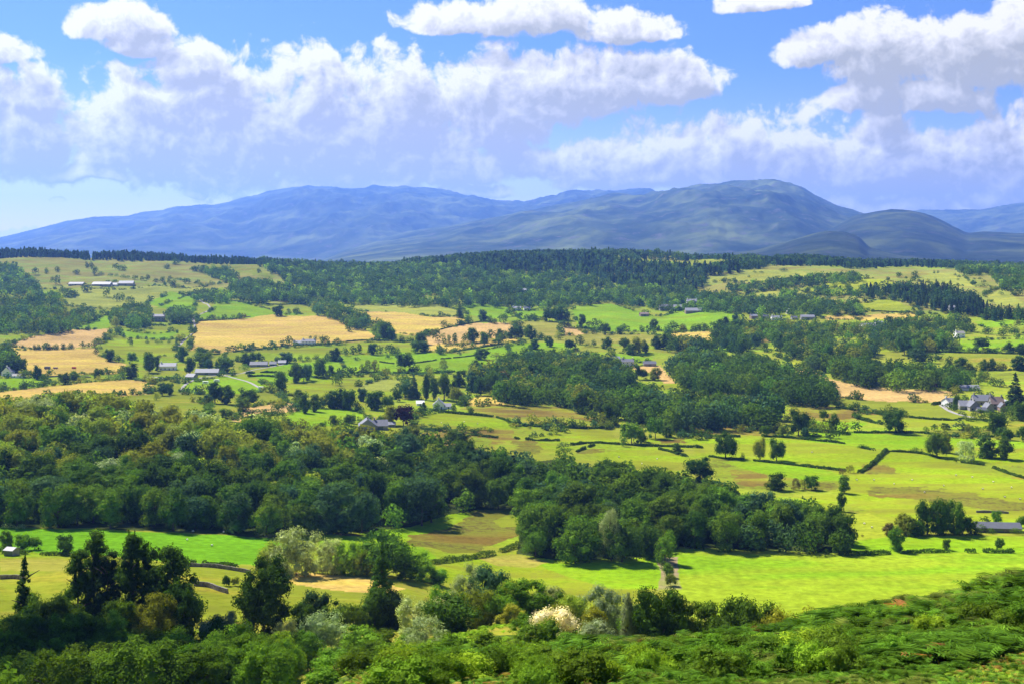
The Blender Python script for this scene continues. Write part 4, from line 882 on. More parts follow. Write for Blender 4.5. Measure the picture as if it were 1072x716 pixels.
    for key, poly in FIELDS:
        if key in ('slope', 'floor', 'track'): continue
        p = np.array(poly, float)
        for (u0, v0), (u1, v1) in zip(p, np.roll(p, -1, 0)):
            if not (288 < min(v0, v1) and max(v0, v1) < 462): continue
            A, B = np.array(ground_at(u0, v0, 300)[:2]), np.array(ground_at(u1, v1, 300)[:2]); Ld = np.linalg.norm(B - A)
            if Ld > 900: continue
            for q in range(int(Ld / 5.5)):
                f = (q + random.random()) * 5.5 / Ld; X, Y = A + (B - A) * f + np.array([random.gauss(0, 1.5), random.gauss(0, 1.5)])
                if fbm(np.array([X / 45]), np.array([Y / 45]), 2, 71)[0] < .41 + .08 * random.random(): continue
                h = random.choice([2, 2.5, 2.5, 3, 3.5, 5, 8]) * random.uniform(.8, 1.2)
                (mass if Y < 1700 else far).add(mass_proto('round', h * F / Y), X, Y, float(height(X, Y)), h, h * random.uniform(.9, 1.4) if h > 5 else h * 2.2, jitter_col(P_[random.choice(['dk', 'md', 'dk', 'bg', 'ol'])]))
    mass.build('woodland', 'closed canopy of the remaining trees filling the middle woods')
    far.build('distant_woodland', 'blue-green far forest and hedgerow trees on the valley sides')
    print('trees', len(MADE), 'mass', mass.n, 'far', far.n, 'counts', count)
# ---------------------------------------------------------------- the fells beyond the valley
FELLS = [  # front foot, crest distance, crest outline in photo pixels, roughness, tint
 (12500, 21000, [(-260,262),(-120,262),(-40,256),(0,250),(30,243),(70,233),(97,228),(130,228),(150,224),(172,222),(186,218),(230,217),(262,210),(290,202),(317,196.5),(345,199),(372,201),(420,199.5),(460,203),(500,210),(520,213),(545,213),(575,207),(598,203.5),(640,201),(682,200.5),(690,206),(740,212),(800,222),(900,240),(1000,260),(1100,270)], .55, 0),
 (15500, 22500, [(820,262),(880,236),(925,225.5),(965,222.5),(1000,222),(1030,221),(1050,216.5),(1072,214),(1120,206),(1200,212),(1340,226)], .5, 0),
 (7500, 16000, [(180,290),(300,283),(330,273),(360,261),(400,250),(440,242),(470,240),(510,232),(540,226),(575,220),(605,214),(640,209),(675,208.5),(697,204),(716,200),(742,196),(775,193),(805,191.8),(822,194),(842,201),(862,212),(880,220),(900,226),(925,233),(960,246),(1000,262),(1060,280)], .55, 1),
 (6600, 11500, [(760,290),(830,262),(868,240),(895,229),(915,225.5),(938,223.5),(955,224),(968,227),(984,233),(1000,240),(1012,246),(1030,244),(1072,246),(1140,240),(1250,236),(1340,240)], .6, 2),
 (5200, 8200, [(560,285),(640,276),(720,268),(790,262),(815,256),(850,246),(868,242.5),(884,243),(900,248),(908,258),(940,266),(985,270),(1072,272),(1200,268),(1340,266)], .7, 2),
 (4700, 7000, [(120,288),(200,276),(260,273),(300,271),(345,274),(400,279),(480,285)], .5, 1),
]
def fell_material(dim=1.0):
    m, t, ns, L = nt('fellside')
    geo = N(t, 'ShaderNodeNewGeometry')
    n1 = N(t, 'ShaderNodeTexNoise', inp={'Scale': .0016, 'Detail': 9, 'Roughness': .62, 'Distortion': .5}); L.new(geo.outputs['Position'], n1.inputs['Vector'])
    n2 = N(t, 'ShaderNodeTexNoise', inp={'Scale': .008, 'Detail': 7, 'Roughness': .66}); L.new(geo.outputs['Position'], n2.inputs['Vector'])
    r = N(t, 'ShaderNodeValToRGB'); e = r.color_ramp.elements
    e[0].position = .38; e[0].color = (.016, .026, .010, 1); e[1].position = .66; e[1].color = (.105, .125, .034, 1)
    k = e.new(.5); k.color = (.040, .054, .018, 1); L.new(n1.outputs[0], r.inputs[0])
    r2 = N(t, 'ShaderNodeValToRGB'); e = r2.color_ramp.elements
    e[0].position = .56; e[0].color = (0, 0, 0, 1); e[1].position = .66; e[1].color = (1, 1, 1, 1); L.new(n2.outputs[0], r2.inputs[0])
    mx = N(t, 'ShaderNodeMix', data_type='RGBA'); mx.inputs['B'].default_value = (.075, .07, .065, 1)
    L.new(r2.outputs[0], mx.inputs['Factor']); L.new(r.outputs[0], mx.inputs['A'])
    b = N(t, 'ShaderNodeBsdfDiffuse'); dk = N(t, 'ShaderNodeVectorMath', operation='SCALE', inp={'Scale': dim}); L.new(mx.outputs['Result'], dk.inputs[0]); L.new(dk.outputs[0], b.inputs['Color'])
    bp = N(t, 'ShaderNodeBump', inp={'Strength': .6, 'Distance': 30}); L.new(n2.outputs[0], bp.inputs['Height']); L.new(bp.outputs[0], b.inputs['Normal'])
    L.new(b.outputs[0], N(t, 'ShaderNodeOutputMaterial').inputs['Surface']); return m

def build_fells():
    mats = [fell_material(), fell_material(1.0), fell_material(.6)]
    for i, (y0, y1, crest, rough, tint) in enumerate(FELLS):
        cp = np.array(crest, float); us = np.arange(cp[0, 0], cp[-1, 0], 1.4); a = (us - CU) / F
        # rounded crest line
        from_v = np.interp(us, cp[:, 0], cp[:, 1]); ker = np.exp(-.5 * (np.arange(-6, 7) / 2.2) ** 2); ker /= ker.sum()
        from_v = np.convolve(np.pad(from_v, 6, mode='edge'), ker, 'valid')
        tt = np.concatenate([np.linspace(0, 1, 110), np.linspace(1, 1.5, 22)[1:]])
        A, T_ = np.meshgrid(a, tt, indexing='ij')
        Y1 = y1 * (1 + .05 * (fbm(A * 7, A * 0 + i, 3, 5 + i) - .5)); Y0 = y0 * (1 + .10 * (fbm(A * 9, A * 0 + 3 + i, 3, 8 + i) - .5))
        Y = Y0 + (Y1 - Y0) * T_; X = A * Y
        crestz = (CV - from_v)[:, None] * Y1 / F - 0
        base = -70.0
        prof = np.where(T_ <= 1, np.sin(np.clip(T_, 0, 1) * math.pi / 2) ** 1.15, 1 - (T_ - 1) ** 1.5 * 2.0)
        fade = np.clip(np.sin(np.clip(T_, 0, 1) * math.pi), 0, 1) ** .8
        hgt = np.maximum(crestz - base, 0)
        # gullies and spurs run down the slope, crags break it
        g = fbm(X / 760 + (T_ * 1.1), Y / 2200, 5, 11 + i, .55) - .5
        rd = 1 - np.abs(2 * fbm(X / 900, Y / 1500 + 4, 5, 31 + i, .55) - 1)
        fine = fbm(X / 230, Y / 330, 4, 61 + i, .6) - .5
        Z = base + hgt * prof + fade * hgt * rough * (.34 * g + .34 * (rd - .75) + .15 * fine)
        crestfine = (fbm(X / 300, Y * 0, 3, 91 + i) - .5) * 9 * rough * np.clip(1 - np.abs(T_ - 1) * 8, 0, 1)
        Z = Z + crestfine
        nx, ny = Z.shape; I = np.arange(nx * ny).reshape(nx, ny)
        q = np.stack([I[:-1, :-1], I[1:, :-1], I[1:, 1:], I[:-1, 1:]], -1).reshape(-1, 4)
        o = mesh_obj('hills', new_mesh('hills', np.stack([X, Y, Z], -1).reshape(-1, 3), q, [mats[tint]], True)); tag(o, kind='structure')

def build_haze():
    x, y0, y1, z0, z1 = 19500, -300, 27000, None, 1330
    lo = float(min(GZ.min(), -140)) - 25
    V = [(sx * x, yy, zz) for zz in (lo, z1) for sx, yy in ((-1, y0), (1, y0), (1, y1), (-1, y1))]
    f = np.array([(3, 2, 1, 0), (4, 5, 6, 7), (0, 1, 5, 4), (1, 2, 6, 5), (2, 3, 7, 6), (3, 0, 4, 7)])
    m, t, ns, L = nt('haze')
    v = N(t, 'ShaderNodeVolumePrincipled'); v.inputs['Color'].default_value = HAZE_COL; v.inputs['Density'].default_value = HAZE_DENS; v.inputs['Anisotropy'].default_value = .35
    L.new(v.outputs[0], N(t, 'ShaderNodeOutputMaterial').inputs['Volume'])
    o = mesh_obj('haze', new_mesh('haze', np.array(V, float), f, [m])); tag(o, kind='stuff'); return o
HAZE_COL = (.17, .36, 1.0, 1); HAZE_DENS = 4.3e-5
# ---------------------------------------------------------------- hedges, walls, farms, sheep
HEDGES = [ # (height m, width m, colour, points at the foot, label)
 (1.8,2.0,'dk',[(716,455.5),(735,456.5),(760,457.5),(778,457.5),(812,457),(845,460.5),(868,462.5),(884,464.5)],'dark low hedge running under the lone round oak'),
 (1.7,2.2,'dk',[(743,478),(760,480.5),(777,481),(800,483.5),(825,486),(850,489.5),(885,493)],'dark hedge with the pair of big oaks standing in it'),
 (2.0,2.4,'dk',[(538,444.5),(560,446.5),(580,447),(600,448.5),(642,448.5)],'dark hedge along the near side of the rushy meadow'),
 (2.0,2.2,'dk',[(536,459),(550,460.5),(565,461.5),(585,461.5)],'short dark hedge above the brown corner field'),
 (1.8,2.2,'dk',[(598,466),(620,463),(650,465.5),(675,467),(700,467.5),(735,469)],'dark hedge above the pale lime pasture'),
 (1.8,2.2,'dk',[(690,470.5),(703,473),(712,477),(719,478)],'short bushy hedge behind the broad tree at the wood end'),
 (1.8,2.0,'dk',[(604,473),(614,469),(622,466)],'short slanting hedge beside the reddish corner'),
 (1.7,2.0,'dk',[(850,424.5),(872,426),(900,430.5),(925,434.5)],'thin dark hedge on the lower edge of the pasture under the stubble'),
 (2.4,2.6,'dk',[(893,436.5),(905,440.5),(924,444.5)],'thick hedge running up to the round field oak'),
 (2.4,2.8,'dk',[(848,451.5),(866,452),(890,455)],'thick dark hedge beside the tall lone bushes'),
 (2.2,2.6,'dk',[(893,453),(915,453.5),(932,453),(956,453.5)],'thick dark hedge under the round field oak'),
 (1.8,2.2,'dk',[(953,437),(972,439),(990,440),(1006,440)],'dark hedge below the pasture of the slate-roofed farm'),
 (1.6,2.0,'md',[(1008,438.5),(1025,440),(1052,440.5)],'low hedge under the gardens of the slate-roofed farm'),
 (1.6,2.0,'dk',[(956,452.5),(985,456),(1010,457.5),(1040,457.5)],'uneven hedge above the long bright green strip'),
 (2.6,3.4,'dk',[(900,495),(910,489),(920,480),(928,472)],'thick dark hedge slanting away between two lime pastures'),
 (1.8,2.4,'dk',[(903,469),(915,471.5)],'short clipped hedge on the long bright green strip'),
 (1.5,1.8,'dk',[(930,472.5),(965,474.5),(985,480),(1000,483.5),(1030,487)],'thin dark hedge running beneath the spreading field tree'),
 (1.8,2.2,'dk',[(1040,490),(1055,495.5),(1080,503)],'dark hedge sloping through the tawny rushes'),
 (2.0,2.2,'md',[(893,581.5),(915,580.5),(940,579),(980,578),(1020,578.5)],'long clipped hedge across the bright meadow'),
 (2.0,2.2,'md',[(1030,578),(1050,578.5),(1090,579)],'clipped hedge beyond the gap in the bright meadow'),
 (2.2,3.4,'md',[(452,590),(466,588),(482,586),(510,582),(528,577),(542,572)],'broad green hedge curving under the brown bracken field'),
 (2.2,3.0,'dk',[(0,579),(20,580),(45,581),(72,581.5)],'dark hedge between the vivid meadow and the tan meadow'),
 (1.6,2.0,'dk',[(180,588),(192,589.5),(204,590)],'short dark hedge beyond the pines'),
 (1.6,2.0,'dk',[(214,590.5),(232,592),(247,594)],'dark hedge running to the huge pale willow'),
 (2.0,2.6,'dk',[(430,433.5),(446,428.5),(465,432),(490,434),(516,436.5)],'dark hedge curving past the white cottage'),
 (1.6,2.0,'dk',[(446,450),(466,452.5)],'short dark hedge below the lime pasture'),
 (1.8,2.2,'dk',[(490,455),(505,457),(521,458.5)],'dark hedge stub beside the tawny corner'),
 (1.4,1.6,'dk',[(520,437),(532,441),(541,445)],'thin hedge joining the rushy meadow'),
 (1.6,2.2,'dk',[(345,392),(358,391),(385,390),(410,390.5),(440,391.5),(470,389.5),(500,388)],'long dark hedge across the hedged green pastures'),
 (1.4,1.8,'dk',[(398,379),(412,381)],'short hedge stub in the upper green pasture'),
 (1.2,1.6,'dk',[(428,381),(445,379),(462,376),(485,374),(500,372)],'thin hedge climbing across the upper green pasture'),
 (1.4,1.8,'dk',[(224,371.5),(250,368),(280,365),(303,361.5),(330,361.5),(358,359)],'thin hedge along the bottom of the big tan hay field'),
 (1.4,1.8,'dk',[(358,358.5),(385,356.5),(408,356.5),(430,358)],'thin hedge at the foot of the tan hay fields'),
 (1.4,1.8,'dk',[(446,351),(460,346),(475,341.5),(500,337.5),(515,337)],'thin hedge between hay field and pink stubble strip'),
 (1.5,1.8,'dk',[(474,369),(492,366),(510,362.5),(530,360),(550,357.5)],'dark hedge below the lower stubble strip'),
 (1.5,2.2,'dk',[(264,317.5),(280,319),(300,319.5),(320,318.5)],'dark hedge on the far side of the long green pasture'),
 (2.2,2.6,'dk',[(258,391.5),(272,390),(289,390.5)],'upper dark hedge beside the caravan field'),
 (2.2,2.6,'dk',[(260,394.5),(275,393.5),(290,395)],'lower dark hedge beside the caravan field'),
 (2.4,2.6,'dk',[(976,424),(984,422.5),(992,421)],'short hedge at the tip of the pink stubble field'),
 (1.3,1.8,'dk',[(980,369),(1010,369.5),(1040,370),(1085,370.5)],'straight hedge under the line of field trees'),
 (1.3,1.8,'dk',[(893,328.5),(915,326.5),(940,327),(962,328)],'dark hedge above the hay strip in the upper valley'),
 (1.3,1.6,'dk',[(118,341),(140,340.5),(165,341),(200,338.5)],'hedge in front of the grey manor'),
 (3.2,4.0,'dk',[(262,441),(275,436),(288,434)],'bushy hedge beside the small pink stubble patch'),
 (2.2,3.0,'bg',[(100,415),(115,414.5)],'squat grey-green hedge at the edge of the hay strip'),
 (1.6,2.4,'dk',[(553,334),(565,335),(572,335)],'dark hedge by the round clump in the upper pasture'),
 (1.4,2.0,'dk',[(700,349),(722,347),(745,346)],'hedge under the smooth green field'),
]
WALLS = [ # dry stone walls
 (1.3,.7,[(184,593),(200,592.5),(222,593.5),(245,597),(262,600)],'long grey dry stone wall below the vivid meadow'),
 (1.4,.8,[(0,606),(14,605),(26,607)],'grey dry stone wall crossing the tan meadow'),
 (1.5,.9,[(203,613),(216,613.5),(228,618),(238,621)],'collapsed dark stone wall on the tan bank'),
 (1.2,.8,[(205,336.5),(225,336),(240,334.5),(262,332)],'grey wall on the upper edge of the tan hay field'),
 (1.2,.8,[(190,359),(198,353.5),(205.5,347),(204.5,338)],'grey wall following the bending lane'),
 (1.2,.8,[(70,297.5),(100,303),(108,301)],'grey wall below the long hillside sheds'),
 (1.2,.7,[(1022,536.5),(1040,536.5),(1056,537.5)],'dark wall above the stone barn'),
 (1.3,.8,[(46,395.5),(60,394),(75,394),(95,395)],'grey wall at the bottom of the valley hay field'),
]
def wall_material():
    m, t, ns, L = nt('stone'); geo = N(t, 'ShaderNodeNewGeometry')
    n1 = N(t, 'ShaderNodeTexVoronoi', inp={'Scale': 2.2}); L.new(geo.outputs['Position'], n1.inputs['Vector'])
    mx = N(t, 'ShaderNodeMix', data_type='RGBA'); mx.inputs['A'].default_value = (.10, .09, .08, 1); mx.inputs['B'].default_value = (.22, .20, .17, 1)
    sp = N(t, 'ShaderNodeSeparateColor'); L.new(n1.outputs['Color'], sp.inputs[0]); L.new(sp.outputs[0], mx.inputs['Factor'])
    b = N(t, 'ShaderNodeBsdfDiffuse'); L.new(mx.outputs['Result'], b.inputs['Color']); L.new(b.outputs[0], N(t, 'ShaderNodeOutputMaterial').inputs['Surface']); return m
def plain(name, c, rough=.8, noise=.12, scale=.8):
    m, t, ns, L = nt(name); geo = N(t, 'ShaderNodeNewGeometry'); n1 = N(t, 'ShaderNodeTexNoise', inp={'Scale': scale, 'Detail': 4}); L.new(geo.outputs['Position'], n1.inputs['Vector'])
    a = N(t, 'ShaderNodeMapRange', inp={'To Min': 1 - 2 * noise, 'To Max': 1 + 2 * noise}); L.new(n1.outputs[0], a.inputs['Value'])
    s = N(t, 'ShaderNodeVectorMath', operation='SCALE'); s.inputs[0].default_value = c; L.new(a.outputs[0], s.inputs['Scale'])
    b = N(t, 'ShaderNodeBsdfPrincipled', inp={'Roughness': rough, 'Specular IOR Level': .15}); L.new(s.outputs[0], b.inputs['Base Color']); L.new(b.outputs[0], N(t, 'ShaderNodeOutputMaterial').inputs['Surface']); return m
M_STONE = wall_material()
M_WHITE = plain('whitewash', (.72, .71, .68)); M_GREYW = plain('greystone', (.24, .23, .21)); M_SLATE = plain('slate', (.11, .115, .135), .6)
M_PALE = plain('pale_roof', (.20, .205, .225), .6); M_BROWN = plain('brown_roof', (.22, .16, .13), .6); M_GLASS = plain('window_glass', (.03, .035, .045), .15, 0)
M_DOOR = plain('door_paint', (.10, .13, .10), .5); M_FLEECE = plain('fleece', (.66, .63, .55)); M_BLACK = plain('black_face', (.03, .03, .03)); M_TYRE = plain('tyre_rubber', (.02, .02, .02)); M_RED = plain('red_paint', (.35, .04, .03), .4)

def build_hedges():
    for n_, (h, w, ck, pts, lab) in enumerate(HEDGES):
        p = line_on_ground(pts, 1.1, 300); rng = np.random.default_rng(400 + n_)
        Ym = p[:, 1].mean(); per = int(np.clip(26000 / Ym, 9, 60)); lf = np.clip(.0011 * Ym, .45, 2.2)
        i = np.repeat(np.arange(len(p)), per); m = len(i)
        d = np.gradient(p, axis=0); d = unit(d); nr2 = np.stack([-d[:, 1], d[:, 0]], 1)[i]
        top = h * (.30 + 1.45 * fbm(p[:, 0] / 6, p[:, 1] / 6, 3, n_) ** 1.2)[i]; gv = fbm(p[:, 0] / 9, p[:, 1] / 9, 2, 60 + n_); gap = (gv >= min(.31, np.quantile(gv, .18)))[i]
        an = rng.uniform(0, math.pi, m); rr = np.sqrt(rng.uniform(.35, 1, m))
        off = np.cos(an) * rr * w * .5; z = np.abs(np.sin(an)) ** .7 * rr * top
        XY = p[i] + nr2 * off[:, None] + d[i] * rng.uniform(-.6, .6, m)[:, None]
        P = np.column_stack([XY, height(XY[:, 0], XY[:, 1]) + z])[gap]; m = len(P)
        nr = unit(np.column_stack([nr2[gap] * np.cos(an)[gap, None], np.sin(an)[gap]]) + rng.normal(0, .45, (m, 3)))
        t1 = unit(np.cross(nr, rng.normal(size=(m, 3)))); t2 = np.cross(nr, t1); s = lf * rng.uniform(.6, 1.3, (m, 1))
        q = np.stack([P - t1 * s * .5, P - t2 * s * .5, P + t1 * s * .5, P + t2 * s * .5], 1)
        c = p[len(p) // 2]; org = np.array([c[0], c[1], float(height(c[0], c[1]))])
        o = mesh_obj('hedge', new_mesh('hedge', q.reshape(-1, 3) - org, np.arange(4 * m).reshape(-1, 4), [M_LEAF]), None, org); o.color = jitter_col(P_[ck], .08)
        tag(o, lab, 'hedge', 'field hedges of the valley')
    for n_, (h, w, pts, lab) in enumerate(WALLS):
        p = line_on_ground(pts, 1.5, 200); d = unit(np.gradient(p, axis=0)); nr = np.stack([-d[:, 1], d[:, 0]], 1)
        hh = h * (.75 + .5 * fbm(p[:, 0] / 3, p[:, 1] / 3, 3, n_ + 90)); V = []
        for s, k in ((-.55, 0), (-.38, 1), (.38, 1), (.55, 0)):
            q = p + nr * w * s; V.append(np.column_stack([q, height(q[:, 0], q[:, 1]) + np.where(k, hh, -.3)]))
        n = len(p); f = []
        for k in range(3):
            i = np.arange(n - 1) + k * n; f.append(np.stack([i, i + 1, i + 1 + n, i + n], 1))
        f.append(np.array([[0, n, 2 * n, 3 * n], [n - 1, 4 * n - 1, 3 * n - 1, 2 * n - 1]]))
        V = np.concatenate(V); org = V[n // 2].copy()
        o = mesh_obj('stone_wall', new_mesh('stone_wall', V - org, np.concatenate(f), [M_STONE]), None, org); tag(o, lab, 'wall', 'dry stone walls of the valley')

def boxm(V, Fq, x0, x1, y0, y1, z0, z1):
    b = len(V); V += [(x0, y0, z0), (x1, y0, z0), (x1, y1, z0), (x0, y1, z0), (x0, y0, z1), (x1, y0, z1), (x1, y1, z1), (x0, y1, z1)]
    Fq += [(b + 3, b + 2, b + 1, b), (b + 4, b + 5, b + 6, b + 7), (b, b + 1, b + 5, b + 4), (b + 1, b + 2, b + 6, b + 5), (b + 2, b + 3, b + 7, b + 6), (b + 3, b, b + 4, b + 7)]

def house(name, lab, cat, u, v, wpx, hpx, depth, wallm, roofm, rz=0.0, chim=1, wins=True, door=True, group=None, pitch=.5, gable_front=False, Y=None):
    X, Y_, Z = ground_at(u, v, 300) if Y is None else spot(u, Y); k = Y_ / F
    Lx, tot = wpx * k, hpx * k
    depth = min(depth, Lx * 1.2) if not gable_front else depth
    rise = min((Lx if gable_front else depth) * pitch * .5 + .2, tot * .55); e = max(tot - rise, 2.0)
    zlow = min(float(height(X + sx * Lx * .5, Y_ + sy * depth)) for sx in (-1, 1) for sy in (0, 1)) - Z
    root = empty(name, (X, Y_, Z), rz); tag(root, lab, cat, group)
    hw, dp = Lx / 2, depth; b0 = min(zlow - .5, -.4)
    if gable_front:   # ridge runs away from the viewer
        V = [(-hw, 0, b0), (hw, 0, b0), (hw, dp, b0), (-hw, dp, b0), (-hw, 0, e), (hw, 0, e), (hw, dp, e), (-hw, dp, e), (0, 0, e + rise), (0, dp, e + rise)]
        f4 = [(1, 2, 6, 5), (3, 0, 4, 7), (0, 1, 5, 4), (2, 3, 7, 6)]; f3 = [(4, 5, 8), (6, 7, 9)]
        ov, th = .4, .22; sl = rise / hw
        R = []; RF = []
        for s in (-1, 1):
            b = len(R); R += [(s * (hw + ov), -ov, e - ov * sl + .02), (0.0, -ov, e + rise + .02), (0.0, dp + ov, e + rise + .02), (s * (hw + ov), dp + ov, e - ov * sl + .02)]
            R += [(x, y, z + th) for x, y, z in R[b:b + 4]]
            RF += [(b, b + 1, b + 2, b + 3), (b + 4, b + 5, b + 6, b + 7), (b, b + 1, b + 5, b + 4), (b + 2, b + 3, b + 7, b + 6), (b, b + 3, b + 7, b + 4)]
    else:
        V = [(-hw, 0, b0), (hw, 0, b0), (hw, dp, b0), (-hw, dp, b0), (-hw, 0, e), (hw, 0, e), (hw, dp, e), (-hw, dp, e), (-hw, dp / 2, e + rise), (hw, dp / 2, e + rise)]
        f4 = [(0, 1, 5, 4), (2, 3, 7, 6), (1, 2, 6, 5), (3, 0, 4, 7)]; f3 = [(5, 6, 9), (7, 4, 8)]
        ov, th = .4, .22; sl = rise / (dp / 2); R = []; RF = []
        for s in (-1, 1):
            b = len(R); ye = dp / 2 + s * (dp / 2 + ov)
            R += [(-hw - ov, ye, e - ov * sl + .02), (hw + ov, ye, e - ov * sl + .02), (hw + ov, dp / 2, e + rise + .02), (-hw - ov, dp / 2, e + rise + .02)]
            R += [(x, y, z + th) for x, y, z in R[b:b + 4]]
            RF += [(b, b + 1, b + 2, b + 3), (b + 4, b + 5, b + 6, b + 7), (b, b + 1, b + 5, b + 4), (b + 1, b + 2, b + 6, b + 5), (b + 3, b, b + 4, b + 7)]
    mesh_obj('wall', new_mesh('wall', np.array(V, float), [np.array(f4), np.array(f3)], [wallm]), root)
    rf = mesh_obj('roof', new_mesh('roof', np.array(R, float), np.array(RF), [roofm]), root)
    for c in range(chim):
        V, Fq = [], []; cx = (-hw * .82 if c == 0 else hw * .82) if not gable_front else 0; cy = dp / 2 if not gable_front else dp * (.2 + .6 * c)
        boxm(V, Fq, cx - .55, cx + .55, cy - .5, cy + .5, e + rise * .55, e + rise + 1.5); boxm(V, Fq, cx - .68, cx + .68, cy - .63, cy + .63, e + rise + 1.5, e + rise + 1.75)
        mesh_obj('chimney', new_mesh('chimney', np.array(V, float), np.array(Fq), [wallm]), rf)
    if wins:
        n = max(1, int(Lx / 4.2)); rows = 2 if e > 4.4 else 1
        dn = n // 2 if door else -1
        for r in range(rows):
            for i in range(n):
                if r == 0 and i == dn: continue
                x = -hw + Lx * (i + .5) / n; z = 1.0 + r * 2.6
                V, Fq = [], []; boxm(V, Fq, x - .6, x + .6, -.05, .05, z, z + min(1.3, e - z - .2)); wd = mesh_obj('window', new_mesh('window', np.array(V, float), np.array(Fq), [M_GLASS]), root)
                V, Fq = [], []; boxm(V, Fq, x - .75, x + .75, -.12, .06, z - .16, z - .01); mesh_obj('sill', new_mesh('sill', np.array(V, float), np.array(Fq), [M_GREYW]), wd)
        if door:
            x = -hw + Lx * (dn + .5) / n; V, Fq = [], []; boxm(V, Fq, x - .55, x + .55, -.06, .05, -.1, min(2.1, e - .1)); mesh_obj('door', new_mesh('door', np.array(V, float), np.array(Fq), [M_DOOR]), root)
    elif door:
        V, Fq = [], []; boxm(V, Fq, -1.8, 1.8, -.06, .05, -.2, min(3.2, e - .2)); mesh_obj('door', new_mesh('door', np.array(V, float), np.array(Fq), [M_DOOR]), root)
    return root

def build_farms():
    g1 = 'long sheds of the hillside farm'
    house('barn', 'longest grey-roofed shed on the hillside, left one of the row', 'barn', 79, 299.2, 15, 3.4, 16, M_GREYW, M_SLATE, 0, 0, False, True, g1, .4)
    house('barn', 'pale roofed shed in the middle of the hillside farm', 'barn', 105.5, 300, 19, 4.4, 20, M_GREYW, M_PALE, 0, 0, False, True, g1, .5)
    house('barn', 'small pale shed between the two big hillside sheds', 'barn', 119, 300, 6, 3.4, 14, M_WHITE, M_PALE, 0, 0, False, True, g1, .5)
    house('barn', 'pale roofed shed at the far end of the hillside farm', 'barn', 131.5, 299.6, 15, 5, 18, M_GREYW, M_PALE, .1, 0, False, True, g1, .5)
    house('manor_house', 'grey stone manor with gables among dark trees', 'house', 165, 337, 13, 7.5, 12, M_GREYW, M_SLATE, .1, 2)
    house('farmhouse', 'white farmhouse with grey slate roof under the tan hay field', 'house', 322.5, 361.5, 14, 6, 11, M_WHITE, M_SLATE, 0, 2)
    house('cottage', 'small white cottage adjoining the white farmhouse', 'house', 311, 361.5, 8, 4.6, 9, M_WHITE, M_PALE, .1, 1)
    house('cottage', 'white house with steep gable at the edge of the valley wood', 'house', 6.5, 393.5, 10, 9, 12, M_WHITE, M_PALE, .05, 1, True, True, None, 1.5, True)
    house('cottage', 'low white wing beside the steep gabled house', 'house', 18, 395.5, 12, 3.5, 8, M_WHITE, M_GREYW, 0, 0)
    house('farmhouse', 'white farm building behind the tall valley trees', 'house', 175, 387.5, 17, 7, 12, M_WHITE, M_PALE, .1, 1)
    house('barn', 'long pale grey barn beside the caravan field', 'barn', 216, 392.5, 24, 6, 12, M_GREYW, M_PALE, .05, 0, False, True, None, .55)
    house('barn', 'grey stone barn at the corner of the caravan field', 'barn', 198, 397.5, 9, 6, 11, M_GREYW, M_SLATE, -.2, 0, False)
    g2 = 'row of low grey barns by the green pasture'
    house('barn', 'longest low grey barn of the row beside the green pasture', 'barn', 270.5, 384, 18, 5, 12, M_GREYW, M_SLATE, .1, 0, False, True, g2)
    house('barn', 'small grey barn in the middle of the low row', 'barn', 285.5, 383, 7, 4.2, 10, M_GREYW, M_SLATE, .1, 0, False, True, g2)
    house('barn', 'small pale barn ending the low row by the round tree', 'barn', 295, 381.5, 8, 4, 10, M_GREYW, M_PALE, .1, 0, False, True, g2)
    house('farmhouse', 'grey slate farmhouse with broad gable at the wood edge', 'house', 385, 451, 18, 12, 14, M_GREYW, M_SLATE, .15, 1, True, True, None, .85, True)
    house('barn', 'grey slate barn behind the broad gabled farmhouse', 'barn', 398.5, 450, 15, 9.5, 14, M_GREYW, M_SLATE, .15, 1, False, True, None, .75)
    house('barn', 'low grey outbuilding under the purple beech', 'barn', 410, 447, 8, 4, 7, M_GREYW, M_PALE, .2, 0, False)
    house('cottage', 'white cottage with pointed gable behind the curved hedge', 'house', 459, 428, 12, 9.5, 10, M_WHITE, M_PALE, 0, 1, True, True, None, 1.2, True)
    house('cottage', 'long low white cottage joined to the pointed gable', 'house', 466.5, 428, 12, 5, 9, M_WHITE, M_PALE, .15, 1)
    house('cottage', 'small white shed left of the pointed gable', 'shed', 440, 424.5, 8, 4.5, 7, M_WHITE, M_WHITE, .1, 0)
    house('farmhouse', 'white farmhouse half hidden by trees above the pink slope', 'house', 657, 384, 13, 8, 11, M_WHITE, M_SLATE, -.1, 2)
    house('cottage', 'pale cottage beside the half hidden farmhouse', 'house', 645, 379, 9, 5.5, 9, M_GREYW, M_PALE, .1, 1)
    house('barn', 'low grey barn beside the bare pink slope', 'barn', 680.5, 383.5, 13, 5, 10, M_GREYW, M_SLATE, 0, 0, False)
    g3 = 'buildings of the large white farmstead'
    house('farmhouse', 'tall white farmhouse crowning the large farmstead', 'house', 725, 321.5, 11, 8, 12, M_WHITE, M_PALE, 0, 2, True, True, g3)
    house('barn', 'dark-fronted long barn in front of the tall white farmhouse', 'barn', 727, 328, 18, 5, 16, M_BROWN, M_PALE, 0, 0, False, True, g3)
    house('barn', 'pale roofed barn left of the tall white farmhouse', 'barn', 712, 325, 12, 5.5, 14, M_GREYW, M_PALE, .1, 0, False, True, g3)
    house('barn', 'mauve-grey roofed barn at the end of the large farmstead', 'barn', 698, 325, 14, 6, 14, M_GREYW, M_SLATE, .1, 0, False, True, g3)
    house('barn', 'small tan walled barn below the large farmstead', 'barn', 675, 331.5, 9, 4, 9, M_BROWN, M_BROWN, .2, 0, False, True, g3)
    g4 = 'houses of the roadside hamlet'
